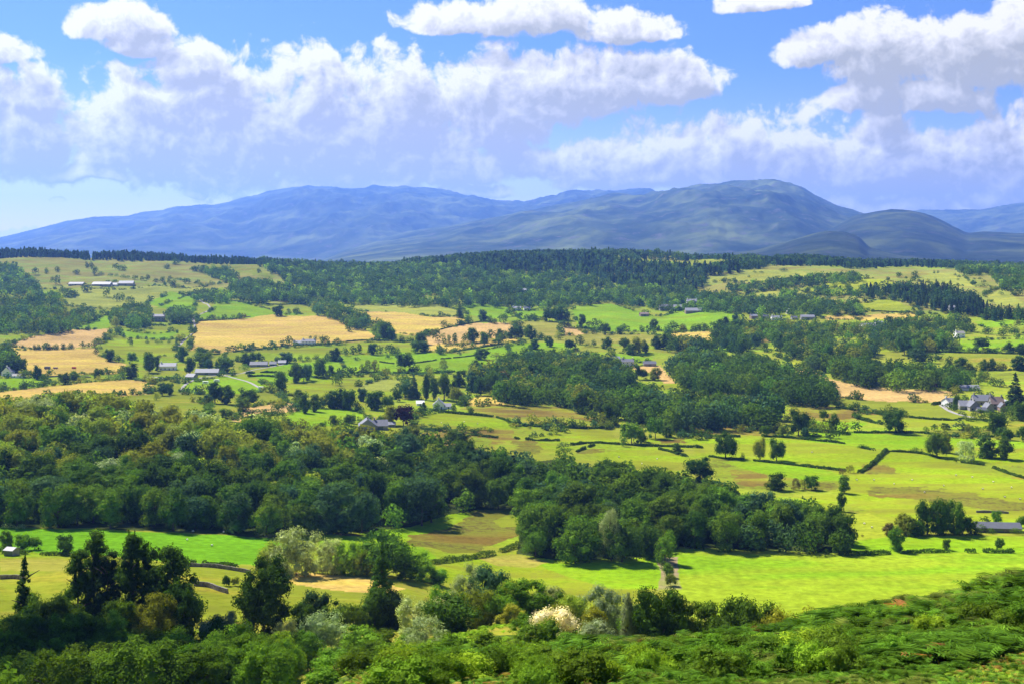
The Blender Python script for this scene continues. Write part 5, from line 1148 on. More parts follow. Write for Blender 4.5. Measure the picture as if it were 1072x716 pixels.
    house('cottage', 'white walled house up among the hamlet trees', 'house', 797.5, 328, 7, 4.5, 9, M_WHITE, M_PALE, .1, 1, True, True, g4)
    house('cottage', 'white gabled house standing alone against the dark trees', 'house', 826.5, 329, 6, 5.5, 10, M_WHITE, M_WHITE, 0, 1, True, True, g4, 1.1, True)
    house('barn', 'long pale barn by the hamlet road', 'barn', 846, 335, 14, 5, 11, M_GREYW, M_PALE, 0, 0, False, True, g4)
    house('cottage', 'brownish house at the near end of the hamlet', 'house', 790, 334, 7, 4.5, 9, M_BROWN, M_PALE, .2, 1, True, True, g4)
    house('cottage', 'grey house in the middle of the hamlet', 'house', 802, 334, 6, 3.8, 8, M_GREYW, M_SLATE, -.1, 1, True, True, g4)
    house('cottage', 'low pale house with long roof in the hamlet', 'house', 813.5, 335.3, 11, 4.2, 9, M_WHITE, M_PALE, 0, 1, True, True, g4)
    house('cottage', 'small dark roofed house between hamlet trees', 'house', 832, 335, 6, 3.6, 8, M_GREYW, M_SLATE, .1, 1, True, True, g4)
    house('barn', 'broad white roofed barn among the village trees', 'barn', 911, 347, 15, 8, 14, M_WHITE, M_PALE, .3, 0, False)
    house('cottage', 'blue-white house behind the broad white roofed barn', 'house', 921, 341.5, 8, 5, 10, M_WHITE, M_PALE, .1, 1)
    house('cottage', 'white house under the dark hill wood', 'house', 1000, 325.5, 11, 5, 10, M_WHITE, M_PALE, 0, 1)
    house('cottage', 'white house tucked in the valley trees', 'house', 1006, 354, 9, 7, 10, M_WHITE, M_GREYW, .1, 1)
    g5 = 'buildings of the slate-roofed farm'
    house('barn', 'low pale roofed barn at the back of the slate-roofed farm', 'barn', 1016, 408.5, 20, 5, 11, M_WHITE, M_PALE, 0, 0, False, True, g5)
    house('cottage', 'white outbuilding with pale slate roof nearest the stubble field', 'house', 999, 426, 13, 9, 11, M_WHITE, M_PALE, .3, 1, True, True, g5)
    house('barn', 'dark fronted barn with silvery slate roof beneath the hedge tree', 'barn', 1013, 429, 15, 9, 12, M_GREYW, M_PALE, -.15, 0, False, True, g5, .8)
    house('farmhouse', 'dark gabled farmhouse in the middle of the slate-roofed farm', 'house', 1021, 430, 11, 10, 12, M_GREYW, M_SLATE, 0, 2, True, True, g5, 1.0, True)
    house('farmhouse', 'long silver-roofed farmhouse range behind the dark gable', 'house', 1030, 424, 20, 10, 12, M_GREYW, M_PALE, -.1, 2, True, True, g5, .8)
    house('farmhouse', 'tall brown roofed farmhouse at the end of the slate-roofed farm', 'house', 1045, 429, 13, 13, 12, M_GREYW, M_BROWN, -.1, 2, True, True, g5, .9)
    house('barn', 'small white gabled shed beside the tall brown farmhouse', 'barn', 1055, 426, 5, 7, 8, M_WHITE, M_PALE, 0, 0, False, True, g5, 1.0, True)
    house('barn', 'long low grey stone barn under the tree clump', 'barn', 1046, 557.5, 45, 8, 8, M_STONE, M_SLATE, -.12, 0, False, True, None, .8)
    house('cottage', 'small dark gable in front of the brown roofed farmhouse', 'house', 1037, 431, 8, 9, 9, M_GREYW, M_SLATE, .1, 1, True, True, g5, 1.1, True)
    house('barn', 'low lean-to with grey roof in front of the silver-roofed range', 'barn', 1029, 432, 9, 5, 8, M_GREYW, M_SLATE, 0, 0, False, True, g5, .6)
    house('cottage', 'second dark gable at the very end of the slate-roofed farm', 'house', 1051, 431, 7, 9, 9, M_BROWN, M_SLATE, -.1, 1, True, True, g5, 1.1, True)
    g6 = 'roofs of the forest hamlet'
    house('cottage', 'grey slate house high in the forest clearing', 'house', 570, 296.5, 8, 4.5, 10, M_WHITE, M_PALE, .1, 1, True, True, g6)
    house('cottage', 'long low pale house high in the forest clearing', 'house', 555, 295.5, 11, 3.6, 10, M_GREYW, M_PALE, 0, 1, True, True, g6)
    house('cottage', 'white house standing in the forest trees', 'house', 546, 308.5, 10, 6, 10, M_WHITE, M_PALE, -.1, 1, True, True, g6)
    house('cottage', 'low white houses row end above the small green field', 'house', 541, 325.5, 9, 4.2, 10, M_WHITE, M_PALE, 0, 1, True, True, g6)
    house('cottage', 'mauve roofed house next to the low white one', 'house', 552, 325.2, 7, 3.6, 9, M_WHITE, M_SLATE, .1, 1, True, True, g6)
    house('barn', 'small pale grey shed behind the dark hedge by the tan meadow', 'shed', 8.5, 582, 10, 3.8, 4, M_GREYW, M_PALE, -.3, 0, False)
    # caravans, a car, hay trailers
    def van(name, lab, cat, u, v, L_, H_, W_, bm, wheels=2, grp=None, win=True):
        X, Y, Z = ground_at(u, v, 300); r = empty(name, (X, Y, Z + .1), random.uniform(-.3, .3)); tag(r, lab, cat, grp)
        h = L_ / 2; V = [(-h, 0, .5), (h, 0, .5), (h * .98, 0, H_ * .75), (h * .8, 0, H_), (-h * .88, 0, H_), (-h, 0, H_ * .6)]; n = len(V)
        VV = V + [(x, W_, z) for x, y, z in V]; f4 = [(i, i + n, (i + 1) % n + n, (i + 1) % n) for i in range(n)]
        me = new_mesh('body', np.array(VV, float), [np.array(f4), np.array([[0, 1, 2, 3], [0, 3, 4, 5], [n, n + 3, n + 2, n + 1], [n, n + 5, n + 4, n + 3]])], [bm]); mesh_obj('body', me, r)
        if win:
            V, Fq = [], []; boxm(V, Fq, -h * .55, h * .5, -.03, .03, H_ * .55, H_ * .82); mesh_obj('window', new_mesh('window', np.array(V, float), np.array(Fq), [M_GLASS]), r)
        for s in ((-.55, .55) if wheels == 2 else (0,)):
            V, Fq = [], []; tube(V, Fq, [(s * h, -.05, .38), (s * h, W_ + .05, .38)], [.38, .38], 10); mesh_obj('wheel', new_mesh('wheel', np.concatenate(V), np.concatenate(Fq), [M_TYRE]), r)
    van('caravan', 'white caravan on the inner loop of the caravan field', 'caravan', 215, 402, 6.5, 2.7, 2.3, M_WHITE, 1, 'caravans on the field')
    van('caravan', 'white caravan parked near the long grey barn', 'caravan', 227, 400, 6, 2.6, 2.3, M_WHITE, 1, 'caravans on the field')
    van('caravan', 'white caravan at the lower end of the loop track', 'caravan', 209, 411, 6.5, 2.6, 2.3, M_WHITE, 1, 'caravans on the field')
    van('motor_home', 'white motor home parked at the end of the pale track', 'motor home', 273, 408, 6, 2.9, 2.2, M_WHITE, 2)
    van('parked_car', 'small white car beside the smooth green field', 'car', 756, 323.5, 4.4, 1.6, 1.8, M_WHITE, 2)
    van('hay_trailer', 'dark loaded hay trailer in the valley hay field', 'trailer', 49, 386.5, 6.5, 3, 2.4, M_SLATE, 2, None, False)
    van('hay_trailer', 'second smaller hay trailer nearer the hedge', 'trailer', 57.5, 386.2, 5, 1.9, 2.2, M_BROWN, 2, None, False)
    van('hay_trailer', 'lone red-grey trailer out in the valley hay field', 'trailer', 77, 386, 4.5, 2, 2.2, M_RED, 2, None, False)
    # sheep
    sheep = [(1029, 512.5), (1059, 511), (897, 503), (1001, 498), (1052, 521), (1018, 500), (936, 507), (955, 503), (988, 509), (915, 503), (1068, 523), (1040, 505), (968, 516), (234, 558), (202, 557), (222, 572), (196, 566), (905, 549), (913, 553), (655, 483), (672, 486), (648, 479), (688, 481), (500, 444), (462, 443), (486, 442), (758, 470), (820, 472), (850, 474)]
    for i, (u, v) in enumerate(sheep):
        X, Y, Z = ground_at(u, v, 300); r = empty('sheep', (X, Y, Z), random.uniform(0, 6.28))
        if i == 0:
            iv, f = ICO2; q = iv * np.array([.62, .34, .36]) * (1 + .06 * np.sin(iv[:, [1, 2, 0]] * 9)) + np.array([0, 0, .62]); VV, Fq = [], []
            ms = new_mesh('body', q, f, [M_FLEECE], True); hq = iv * np.array([.20, .10, .12]) + np.array([.74, 0, .80]); mh = new_mesh('head', hq, f, [M_BLACK], True); ml = []
            for sx in (-.36, .36):
                for sy in (-.16, .16):
                    V, Fq = [], []; tube(V, Fq, [(sx, sy, 0), (sx, sy, .42)], [.045, .06], 6); ml.append(new_mesh('leg', np.concatenate(V), np.concatenate(Fq), [M_BLACK]))
        mesh_obj('body', ms, r); mesh_obj('head', mh, r)
        for q in ml: mesh_obj('leg', q, r)
        where = 'the vivid green meadow' if u < 300 else 'the lime pasture below the white cottage' if u < 540 else 'the lime pasture above the dark wood' if u < 700 else 'the pasture with the big oaks' if v < 480 else 'the yellow-green field by the tree clump' if v > 540 else 'the open pasture of brown rush bands'
        tag(r, f'small white sheep grazing in {where}', 'sheep', f'sheep in {where}')
# ---------------------------------------------------------------- bracken and grass of the near slope (nobody could count it)
def frond_plant(rng):
    """one bracken plant, about one unit tall: arching fronds with paired leaflets"""
    V, Fc = [], []
    for f in range(rng.integers(4, 6)):
        an = rng.uniform(0, 6.28); lean = rng.uniform(.25, .75); c, s = math.cos(an), math.sin(an)
        L = rng.uniform(.8, 1.1); k = 7
        ts = np.linspace(.25, 1, k)
        P = np.stack([c * lean * ts ** 1.6 * L, s * lean * ts ** 1.6 * L, L * (ts - .28 * ts ** 2.6 * (1 + lean)) * .95], 1)
        side = np.array([-s, c, 0.0])
        for i in range(k - 1):
            w = .40 * math.sin(math.pi * min(1, (ts[i] - .12) * 1.08)) ** .8 * L; d = P[i + 1] - P[i]
            for sg in (-1, 1):
                b = len(V); tip = P[i] + side * sg * w + d * 1.1 - np.array([0, 0, .06 * w]) + rng.normal(0, .015, 3)
                V += [P[i], P[i] + d * .82, tip + d * .22, tip]; Fc.append((b, b + 1, b + 2, b + 3))
    return np.array(V), np.array(Fc)

def build_bracken():
    rng = np.random.default_rng(77)
    protos = [frond_plant(rng) for _ in range(9)]
    Vs, Fs, Cs, n = [], [], [], 0
    gV, gF, gC, gn = [], [], [], 0
    n_try = 22000
    a = rng.uniform((360 - CU) / F, (1150 - CU) / F, n_try); Y = np.where(rng.random(n_try) < .75, np.sqrt(rng.uniform(62 ** 2, 240 ** 2, n_try)), rng.uniform(60, 96, n_try)); X = a * Y
    # the same growth carries on below and beside the picture
    a = np.concatenate([a, rng.uniform(.40, 1.1, 5000), rng.uniform(-.5, .9, 4000)]); Y = np.concatenate([Y, rng.uniform(40, 140, 5000), rng.uniform(14, 62, 4000)]); X = a * Y; n_try = len(a)
    Z = height(X, Y); U, V = pix(X, Y, Z)
    lump = fbm(X / 7, Y / 7, 3, 5); lump2 = fbm(X / 2.6, Y / 2.6, 2, 8); dry = fbm(X / 13, Y / 13, 3, 15)
    for i in range(n_try):
        u, v, y = U[i], V[i], Y[i]
        rust = (u < 655 and v > 692 + 9 * math.sin(u / 31) and y < 150) or (u > 975 and v > 680 + (1072 - u) * .36 and y < 110)
        zone_slope = y > 128 and 365 < u < 720 and y < 235
        if y > 168 and not zone_slope: continue
        if y > 128 and u < 365: continue
        if zone_slope and (lump[i] < .50 or rng.random() < .35): continue
        low = not zone_slope and not rust and lump2[i] < .36
        if rust and rng.random() < .35: continue
        if zone_slope: base = np.array((.15, .25, .015)); h = rng.uniform(.5, 1.1) * (1 + 1.6 * max(0, lump[i] - .52))
        elif rust:
            q = rng.random(); base = np.array((.24, .12, .03) if q < .09 else (.28, .23, .04) if q < .22 else (.10, .20, .02) if q < .8 else (.17, .26, .02)); h = rng.uniform(.35, .75)
        else:
            q = dry[i] + rng.uniform(-.15, .15)
            base = np.array((.062, .132, .011)) if q < .5 else np.array((.090, .170, .013)) if q < .62 else np.array((.115, .150, .022))
            if rng.random() < .006: base = np.array((.22, .10, .03))
            h = (.5 + 2.6 * max(0, lump[i] - .2)) * rng.uniform(.7, 1.3)
        if low: h, base = rng.uniform(.25, .5), base * .7
        if y < 76: h = min(h, rng.uniform(.45, 1.0))
        v0, f = protos[rng.integers(len(protos))]; an = rng.uniform(0, 6.28); c, s = math.cos(an), math.sin(an)
        P = np.empty_like(v0); P[:, 0] = (v0[:, 0] * c - v0[:, 1] * s) * h * 1.05 + X[i]; P[:, 1] = (v0[:, 0] * s + v0[:, 1] * c) * h * 1.05 + y; P[:, 2] = v0[:, 2] * h + Z[i] - .08
        Vs.append(P); Fs.append(f + n); n += len(P); Cs.append(np.tile(np.append(base * rng.uniform(.55, 1.35), 1), (len(P), 1)))
    o = mesh_obj('bracken', new_mesh('bracken', np.concatenate(Vs), np.concatenate(Fs), [M_MASS], False, {'Col': np.concatenate(Cs)}))
    tag(o, 'dense green bracken covering the near hillside, rusty at its lower edge', None, None, 'stuff')
    # grass tufts and yellow flower heads in the rusty patches
    m = 26000; a = rng.uniform((370 - CU) / F, (1120 - CU) / F, m); Y = np.sqrt(rng.uniform(58 ** 2, 150 ** 2, m)); X = a * Y; Z = height(X, Y); U, V = pix(X, Y, Z)
    ok = ((U < 660) & (V > 684 + 9 * np.sin(U / 31))) | ((U > 960) & (V > 668 + (1072 - U) * .30) & (Y < 112)); X, Y, Z = X[ok], Y[ok], Z[ok]; m = len(X)
    an = rng.uniform(0, 6.28, m); w = rng.uniform(.05, .14, m); h = rng.uniform(.10, .32, m); lx, ly = rng.normal(0, .12, m), rng.normal(0, .12, m)
    A = np.stack([X - np.cos(an) * w, Y - np.sin(an) * w, Z - .03], 1); B = np.stack([X + np.cos(an) * w, Y + np.sin(an) * w, Z - .03], 1); T_ = np.stack([X + lx, Y + ly, Z + h], 1)
    q = rng.random(m); col = np.where(q[:, None] < .05, (.60, .44, .02), np.where(q[:, None] < .28, (.27, .14, .05), np.where(q[:, None] < .5, (.34, .28, .08), (.13, .24, .02))))
    col = np.concatenate([col * rng.uniform(.8, 1.2, (m, 1)), np.ones((m, 1))], 1)
    P = np.stack([A, B, T_], 1).reshape(-1, 3)
    o = mesh_obj('grass', new_mesh('grass', P, np.arange(3 * m).reshape(-1, 3), [M_MASS], False, {'Col': np.repeat(col, 3, 0)}))
    tag(o, 'rusty rough grass with scattered yellow flowers on the near brow', None, None, 'stuff')

def build_bushes():
    rng = np.random.default_rng(5); k = 0
    while k < 185:
        u = rng.uniform(400, 1120) if k % 3 else rng.uniform(400, 700); Y = rng.uniform(74, 134); X, Y, Z = spot(u, Y); v = pix(X, Y, Z)[1]
        if v > 672 + (1072 - u) * .30 or v > 735: continue
        h = rng.uniform(1.0, 2.7) if Y < 98 else rng.uniform(.8, 1.5); w = h * rng.uniform(1.1, 1.9); ck = ['gr', 'gr', 'md', 'gr', 'md', 'li'][rng.integers(6)]
        e = plant('shrub', X, Y, Z - .1, h, w, 'shrub', ck, dict(src='near')); k += 1
        where = 'on the brow of the bracken slope' if Y > 112 else 'in the middle of the bracken slope' if Y > 92 else 'low on the bracken slope nearest the camera'
        lab = f'{CW[ck]} leafy bush {where}'
        tag(e, lab, 'bush', lab)

# ---------------------------------------------------------------- labels for the planted trees
MARKS = [(318,361,'the white farmhouse'),(165,334,'the grey stone manor'),(105,298,'the hillside sheds'),(213,326,'the bending lane'),(60,352,'the first pink stubble field'),(75,378,'the valley hay field'),(150,355,'the pasture below the manor'),
 (216,392,'the long pale grey barn'),(235,404,'the caravan field'),(278,428,'the small pink stubble patch'),(388,447,'the grey slate farmhouse'),(456,424,'the white pointed-gable cottage'),(278,382,'the row of low barns'),(490,348,'the pink stubble strip'),(425,338,'the middle tan hay field'),
 (430,378,'the hedged green pastures'),(395,406,'the yellowing pasture'),(588,333,'the tall clump in the upper pasture'),(655,333,'the smooth green field'),(715,325,'the large white farmstead'),(657,380,'the half-hidden white farmhouse'),(690,392,'the bare pink slope'),(600,438,'the rushy meadow'),
 (665,472,'the pale lime pasture'),(785,480,'the hedge of big oaks'),(735,495,'the wood end by the tawny meadow'),(925,408,'the large pink stubble field'),(1030,422,'the slate-roofed farm'),(900,438,'the striped hedged pastures'),(1000,470,'the long bright green strip'),(835,508,'the tawny rush meadow'),
 (1010,517,'the brown rush bands'),(1046,553,'the long stone barn'),(960,578,'the clipped meadow hedge'),(975,556,'the clump beside the stone barn'),(880,288,'the high yellowish hill pasture'),(911,344,'the broad white roofed barn'),(820,332,'the roadside hamlet'),(1030,368,'the pasture strip of field trees'),
 (490,560,'the brown bracken field'),(100,568,'the vivid green meadow'),(60,592,'the tan meadow'),(450,460,'the lime pasture at the wood top'),(700,600,'the track between the bright meadows'),(810,440,'the low hedge under the round oak'),(1000,390,'the orange-brown pasture'),(990,292,'the dotted hill pasture'),
 (20,290,'the scrubby hill copse'),(20,392,'the white steep-gabled house'),(120,408,'the lower hay strip'),(270,332,'the big tan hay field'),(550,350,'the patchwork of small hay fields'),(545,300,'the forest hamlet'),(770,345,'the hedge under the smooth green field')]
ORD = ['first','second','third','fourth','fifth','sixth','seventh','eighth','ninth','tenth','eleventh','twelfth','thirteenth','fourteenth','fifteenth']
def size_word(px, shape):
    return 'tall' if px > 21 else 'medium' if px > 10.5 else 'small' if px > 6 else 'tiny'
def form_word(shape, wpx, px):
    if shape == 'shrub': return 'bush'
    if shape == 'poplar': return 'slender poplar'
    if shape == 'birch': return 'thin feathery tree'
    if shape == 'willow': return 'willow'
    if shape in ('spruce',): return 'conifer'
    if shape == 'tall': return 'upright tree'
    r = wpx / max(px, .1)
    return 'wide-crowned tree' if r > 1.18 else 'round-crowned tree' if r > .8 else 'narrow tree'
CATS = {'shrub': 'bush'}
def label_trees():
    seen = {}
    for d in MADE:
        o = d['o']
        cat = CATS.get(d['name'], 'tree')
        if d['src'] == 'near':
            seen.setdefault(o['label'].lower(), []).append(d); continue
        if d['src'] == 'wood':
            band = ''
            if d['name'] == 'woodland_tree':
                if 'large' in d['wood']:
                    d_u = 'western' if d['cu'] < 190 else 'middle' if d['cu'] < 370 else 'eastern'
                    row = 'front row' if d['cv'] > 515 else 'lower half' if d['cv'] > 480 else 'upper half' if d['cv'] > 448 else 'crest'
                    where = f'in the {d_u} {row} of the large wood'
                else:
                    d_u = 'western' if d['cu'] < 670 else 'middle' if d['cu'] < 780 else 'eastern'
                    row = 'front row' if d['cv'] > 545 else 'middle rows' if d['cv'] > 515 else 'back row'
                    where = f'in the {d_u} {row} of the wood behind the bright meadows'
            else: where = 'in ' + d['wood'] if 'wood' in d['wood'] or 'copse' in d['wood'] or 'forest' in d['wood'] or 'plantation' in d['wood'] else 'among ' + d['wood']
            lab = f"{CW[d['col']]} {form_word(d['shape'], d['wpx'], d['px'])} {where}"
        else:
            mk = min(MARKS, key=lambda q: (q[0] - d['u']) ** 2 + ((q[1] - d['v']) * 2.2) ** 2)
            d['mk'] = mk; side = ''
            dv, du = d['v'] - mk[1], d['u'] - mk[0]
            rel = ('just below' if dv > 5 else 'just behind' if dv < -5 else 'beside')
            lab = f"{size_word(d['px'], d['shape'])} {CW[d['col']]} {form_word(d['shape'], d['wpx'], d['px'])} {rel} {mk[2]}"
        d['lab'] = lab; d['cat'] = cat
        seen.setdefault(lab.lower(), []).append(d)
    for lab, L in seen.items():
        L = [d for d in L if d['src'] != 'near']
        if not L: continue
        wood = L[0]['src'] == 'wood'
        L.sort(key=lambda d: d['u'])
        for i, d in enumerate(L):
            if wood or len(L) == 1:
                t = d['lab']
                if wood and len(L) > 1: grp = d['lab']
                else: grp = None
            else:
                n = len(L); pre = 'left-hand' if n == 2 and i == 0 else 'right-hand' if n == 2 else ('leftmost' if i == 0 else 'rightmost' if i == n - 1 else f'{ORD[i]} from left')
                t = f"{pre} {d['lab']}"; grp = None
            if grp is None and d['src'] == 'field': grp = f"trees near {d['mk'][2].replace('the ', '', 1)}"
            w = t.split()
            if len(w) > 16: t = ' '.join(x for x in w if x not in ('the',))
            tag(d['o'], t, d['cat'], grp)
# ---------------------------------------------------------------- daylight
SUN_AZ, SUN_EL = math.radians(-40), math.radians(47)
GAIN = 2.8                                   # 2 ** exposure
CLOUDS = [ # centre and radii in photo pixels (centre a little above the flat base)
 (150,156,104,92),(235,156,110,128),(330,156,110,126),(430,150,100,112),(520,130,80,88),(600,96,110,54),(700,92,76,42),(570,110,90,62),
 (10,160,84,66),(35,105,44,40),(0,60,44,26),
 (125,30,62,34),(150,48,40,26),(200,76,60,40),
 (470,24,70,28),(560,24,95,36),(650,34,66,30),(800,6,60,18),
 (860,58,62,34),(930,66,90,62),(1010,70,90,60),(1072,70,70,60),(985,108,70,34),(905,104,46,28),(1090,40,70,60),
 (760,182,74,78),(830,182,84,76),(905,184,64,70),(925,150,34,54),(990,188,94,64),(1060,188,84,84),(690,176,74,60),(640,184,94,56),(560,176,80,40),(480,182,70,38),(420,186,50,28),(1130,150,90,90),
 (320,200,70,22),(400,198,60,18),(100,186,60,12),(900,222,70,22),(960,224,70,22),(1040,212,60,20),(860,214,46,18),(500,204,50,14),(205,205,14,7),(60,208,8,5),(20,246,36,10),
 (-70,120,90,80),(-180,130,110,80),(1230,160,110,70),(1330,120,120,80),
]
def build_sky():
    w = bpy.data.worlds.new('World'); sc.world = w; w.use_nodes = True
    t = w.node_tree; t.nodes.clear(); L = t.links
    # ---- cloud density as a node group over (azimuth, elevation) measured in photo-pixel-sized steps
    g = bpy.data.node_groups.new('cloud_density', 'ShaderNodeTree')
    g.interface.new_socket('P', in_out='INPUT', socket_type='NodeSocketVector'); g.interface.new_socket('D', in_out='OUTPUT', socket_type='NodeSocketFloat'); g.interface.new_socket('M', in_out='OUTPUT', socket_type='NodeSocketFloat')
    gi = g.nodes.new('NodeGroupInput'); go = g.nodes.new('NodeGroupOutput'); G = g.links
    nz0 = N(g, 'ShaderNodeTexNoise', noise_dimensions='2D', inp={'Scale': 1 / 60., 'Detail': 3, 'Roughness': .5}); G.new(gi.outputs[0], nz0.inputs['Vector'])
    sb = N(g, 'ShaderNodeVectorMath', operation='SUBTRACT'); sb.inputs[1].default_value = (.5, .5, .5); G.new(nz0.outputs['Color'], sb.inputs[0])
    scw = N(g, 'ShaderNodeVectorMath', operation='SCALE', inp={'Scale': 22}); G.new(sb.outputs[0], scw.inputs[0])
    wp = N(g, 'ShaderNodeVectorMath', operation='ADD'); G.new(gi.outputs[0], wp.inputs[0]); G.new(scw.outputs[0], wp.inputs[1])
    prev = None
    for (u, v, ru, rv) in CLOUDS:
        az = math.atan((u - CU) / F); cx = az * F; cy = math.atan((CV - v) / F * math.cos(az)) * F
        up = N(g, 'ShaderNodeVectorMath', operation='MULTIPLY_ADD'); up.inputs[1].default_value = (1 / ru, 1 / rv, 0); up.inputs[2].default_value = (-cx / ru, -cy / rv, 0); G.new(wp.outputs[0], up.inputs[0])
        dn = N(g, 'ShaderNodeVectorMath', operation='MULTIPLY'); dn.inputs[1].default_value = (1, -2.1, 0); G.new(up.outputs[0], dn.inputs[0])
        sx = N(g, 'ShaderNodeVectorMath', operation='MAXIMUM'); G.new(up.outputs[0], sx.inputs[0]); G.new(dn.outputs[0], sx.inputs[1])   # keeps x, folds y flat beneath the base
        ln = N(g, 'ShaderNodeVectorMath', operation='DOT_PRODUCT'); G.new(sx.outputs[0], ln.inputs[0]); G.new(sx.outputs[0], ln.inputs[1])
        if prev is None: prev = ln.outputs['Value']
        else:
            mx = N(g, 'ShaderNodeMath', operation='SMOOTH_MIN'); mx.inputs[2].default_value = .2; G.new(prev, mx.inputs[0]); G.new(ln.outputs['Value'], mx.inputs[1]); prev = mx.outputs[0]
    inv = N(g, 'ShaderNodeMath', operation='SUBTRACT'); inv.inputs[0].default_value = 1; G.new(prev, inv.inputs[1]); prev = inv.outputs[0]
    cl = N(g, 'ShaderNodeClamp', inp={'Min': -1.2, 'Max': 1.0}); G.new(prev, cl.inputs[0])
    n1 = N(g, 'ShaderNodeTexNoise', noise_dimensions='2D', inp={'Scale': 1 / 48., 'Detail': 7, 'Roughness': .60}); G.new(wp.outputs[0], n1.inputs['Vector'])
    vo = N(g, 'ShaderNodeTexVoronoi', feature='F1', voronoi_dimensions='2D', inp={'Scale': 1 / 22., 'Detail': 3.0, 'Roughness': .6}); vo.normalize = True; G.new(wp.outputs[0], vo.inputs['Vector'])
    a1 = N(g, 'ShaderNodeMath', operation='MULTIPLY_ADD'); a1.inputs[1].default_value = 1.55; G.new(n1.outputs[0], a1.inputs[0])
    a0 = N(g, 'ShaderNodeMath', operation='MULTIPLY_ADD'); a0.inputs[1].default_value = .95; a0.inputs[2].default_value = -.97; G.new(cl.outputs[0], a0.inputs[0]); G.new(a0.outputs[0], a1.inputs[2])
    a2 = N(g, 'ShaderNodeMath', operation='MULTIPLY_ADD'); a2.inputs[1].default_value = -1.0; G.new(vo.outputs['Distance'], a2.inputs[0])
    a3 = N(g, 'ShaderNodeMath', operation='ADD'); a3.inputs[1].default_value = .36; G.new(a1.outputs[0], a3.inputs[0]); G.new(a3.outputs[0], a2.inputs[2])
    G.new(a2.outputs[0], go.inputs[0]); G.new(cl.outputs[0], go.inputs[1])
    # ---- direction to (azimuth, elevation)
    tc = N(t, 'ShaderNodeTexCoord'); sp = N(t, 'ShaderNodeSeparateXYZ'); L.new(tc.outputs['Generated'], sp.inputs[0])
    at = N(t, 'ShaderNodeMath', operation='ARCTAN2'); L.new(sp.outputs[0], at.inputs[0]); L.new(sp.outputs[1], at.inputs[1])
    el = N(t, 'ShaderNodeMath', operation='ARCSINE'); L.new(sp.outputs[2], el.inputs[0])
    ax = N(t, 'ShaderNodeMath', operation='MULTIPLY'); ax.inputs[1].default_value = F; L.new(at.outputs[0], ax.inputs[0])
    ey = N(t, 'ShaderNodeMath', operation='MULTIPLY'); ey.inputs[1].default_value = F; L.new(el.outputs[0], ey.inputs[0])
    P = N(t, 'ShaderNodeCombineXYZ'); L.new(ax.outputs[0], P.inputs[0]); L.new(ey.outputs[0], P.inputs[1])
    def dens(off):
        gn = t.nodes.new('ShaderNodeGroup'); gn.node_tree = g
        if off:
            ad = N(t, 'ShaderNodeVectorMath', operation='ADD'); ad.inputs[1].default_value = (*off, 0); L.new(P.outputs[0], ad.inputs[0]); L.new(ad.outputs[0], gn.inputs[0])
        else: L.new(P.outputs[0], gn.inputs[0])
        return gn
    d0, d1, d2 = dens(None), dens((-7, 10)), dens((-20, 34))
    def math_(op, a, b=None, c=None):
        n = N(t, 'ShaderNodeMath', operation=op)
        for k, x in enumerate((a, b, c)):
            if x is None: continue
            if isinstance(x, (int, float)): n.inputs[k].default_value = x
            else: L.new(x, n.inputs[k])
        return n.outputs[0]
    cov = N(t, 'ShaderNodeMapRange', interpolation_type='SMOOTHSTEP', inp={'From Min': -.03, 'From Max': .36}); L.new(d0.outputs[0], cov.inputs['Value'])
    c0 = math_('MINIMUM', math_('MAXIMUM', d0.outputs[0], 0.0), 1.4); c1 = math_('MINIMUM', math_('MAXIMUM', d1.outputs[0], 0.0), 1.4); c2 = math_('MINIMUM', math_('MAXIMUM', d2.outputs[0], 0.0), 1.6)
    # light that still reaches this point: thins with what lies between it and the sun
    mm = math_('MAXIMUM', d2.outputs[1], 0.0)
    path = math_('ADD', math_('ADD', math_('ADD', math_('MULTIPLY', c0, .45), math_('MULTIPLY', c1, .9)), math_('MULTIPLY', c2, 1.0)), math_('MULTIPLY', mm, .42))
    lit = N(t, 'ShaderNodeMapRange', inp={'From Min': .06, 'From Max': .62}); L.new(math_('EXPONENT', math_('MULTIPLY', path, -1.25)), lit.inputs['Value'])
    relief = math_('MULTIPLY', math_('SUBTRACT', d0.outputs[0], d1.outputs[0]), .85)
    litr = math_('MINIMUM', math_('MAXIMUM', math_('ADD', lit.outputs[0], relief), 0.0), 1.0)
    cc = N(t, 'ShaderNodeMix', data_type='RGBA'); L.new(litr, cc.inputs['Factor'])
    k = 1 / (GAIN * .1)
    cc.inputs['A'].default_value = (.56 * k, .545 * k, .43 * k, 1); cc.inputs['B'].default_value = (1.20 * k, 1.15 * k, 1.05 * k, 1)
    sky = N(t, 'ShaderNodeTexSky', sky_type='NISHITA', sun_disc=False, sun_elevation=SUN_EL, sun_rotation=SUN_AZ, altitude=240, air_density=1.0, dust_density=.35, ozone_density=2.0)
    hz = N(t, 'ShaderNodeMapRange', interpolation_type='SMOOTHSTEP', inp={'From Min': -.02, 'From Max': .17}); L.new(sp.outputs[2], hz.inputs['Value'])
    tc_ = N(t, 'ShaderNodeMix', data_type='RGBA'); tc_.inputs['A'].default_value = (.60, .50, .45, 1); tc_.inputs['B'].default_value = (*SKY_TINT, 1); L.new(hz.outputs[0], tc_.inputs['Factor'])
    tint = N(t, 'ShaderNodeVectorMath', operation='MULTIPLY'); L.new(tc_.outputs['Result'], tint.inputs[1]); L.new(sky.outputs[0], tint.inputs[0])
    mx = N(t, 'ShaderNodeMix', data_type='RGBA'); L.new(cov.outputs[0], mx.inputs['Factor']); L.new(tint.outputs[0], mx.inputs['A']); L.new(cc.outputs['Result'], mx.inputs['B'])
    bg = N(t, 'ShaderNodeBackground', inp={'Strength': .1}); L.new(mx.outputs['Result'], bg.inputs['Color'])
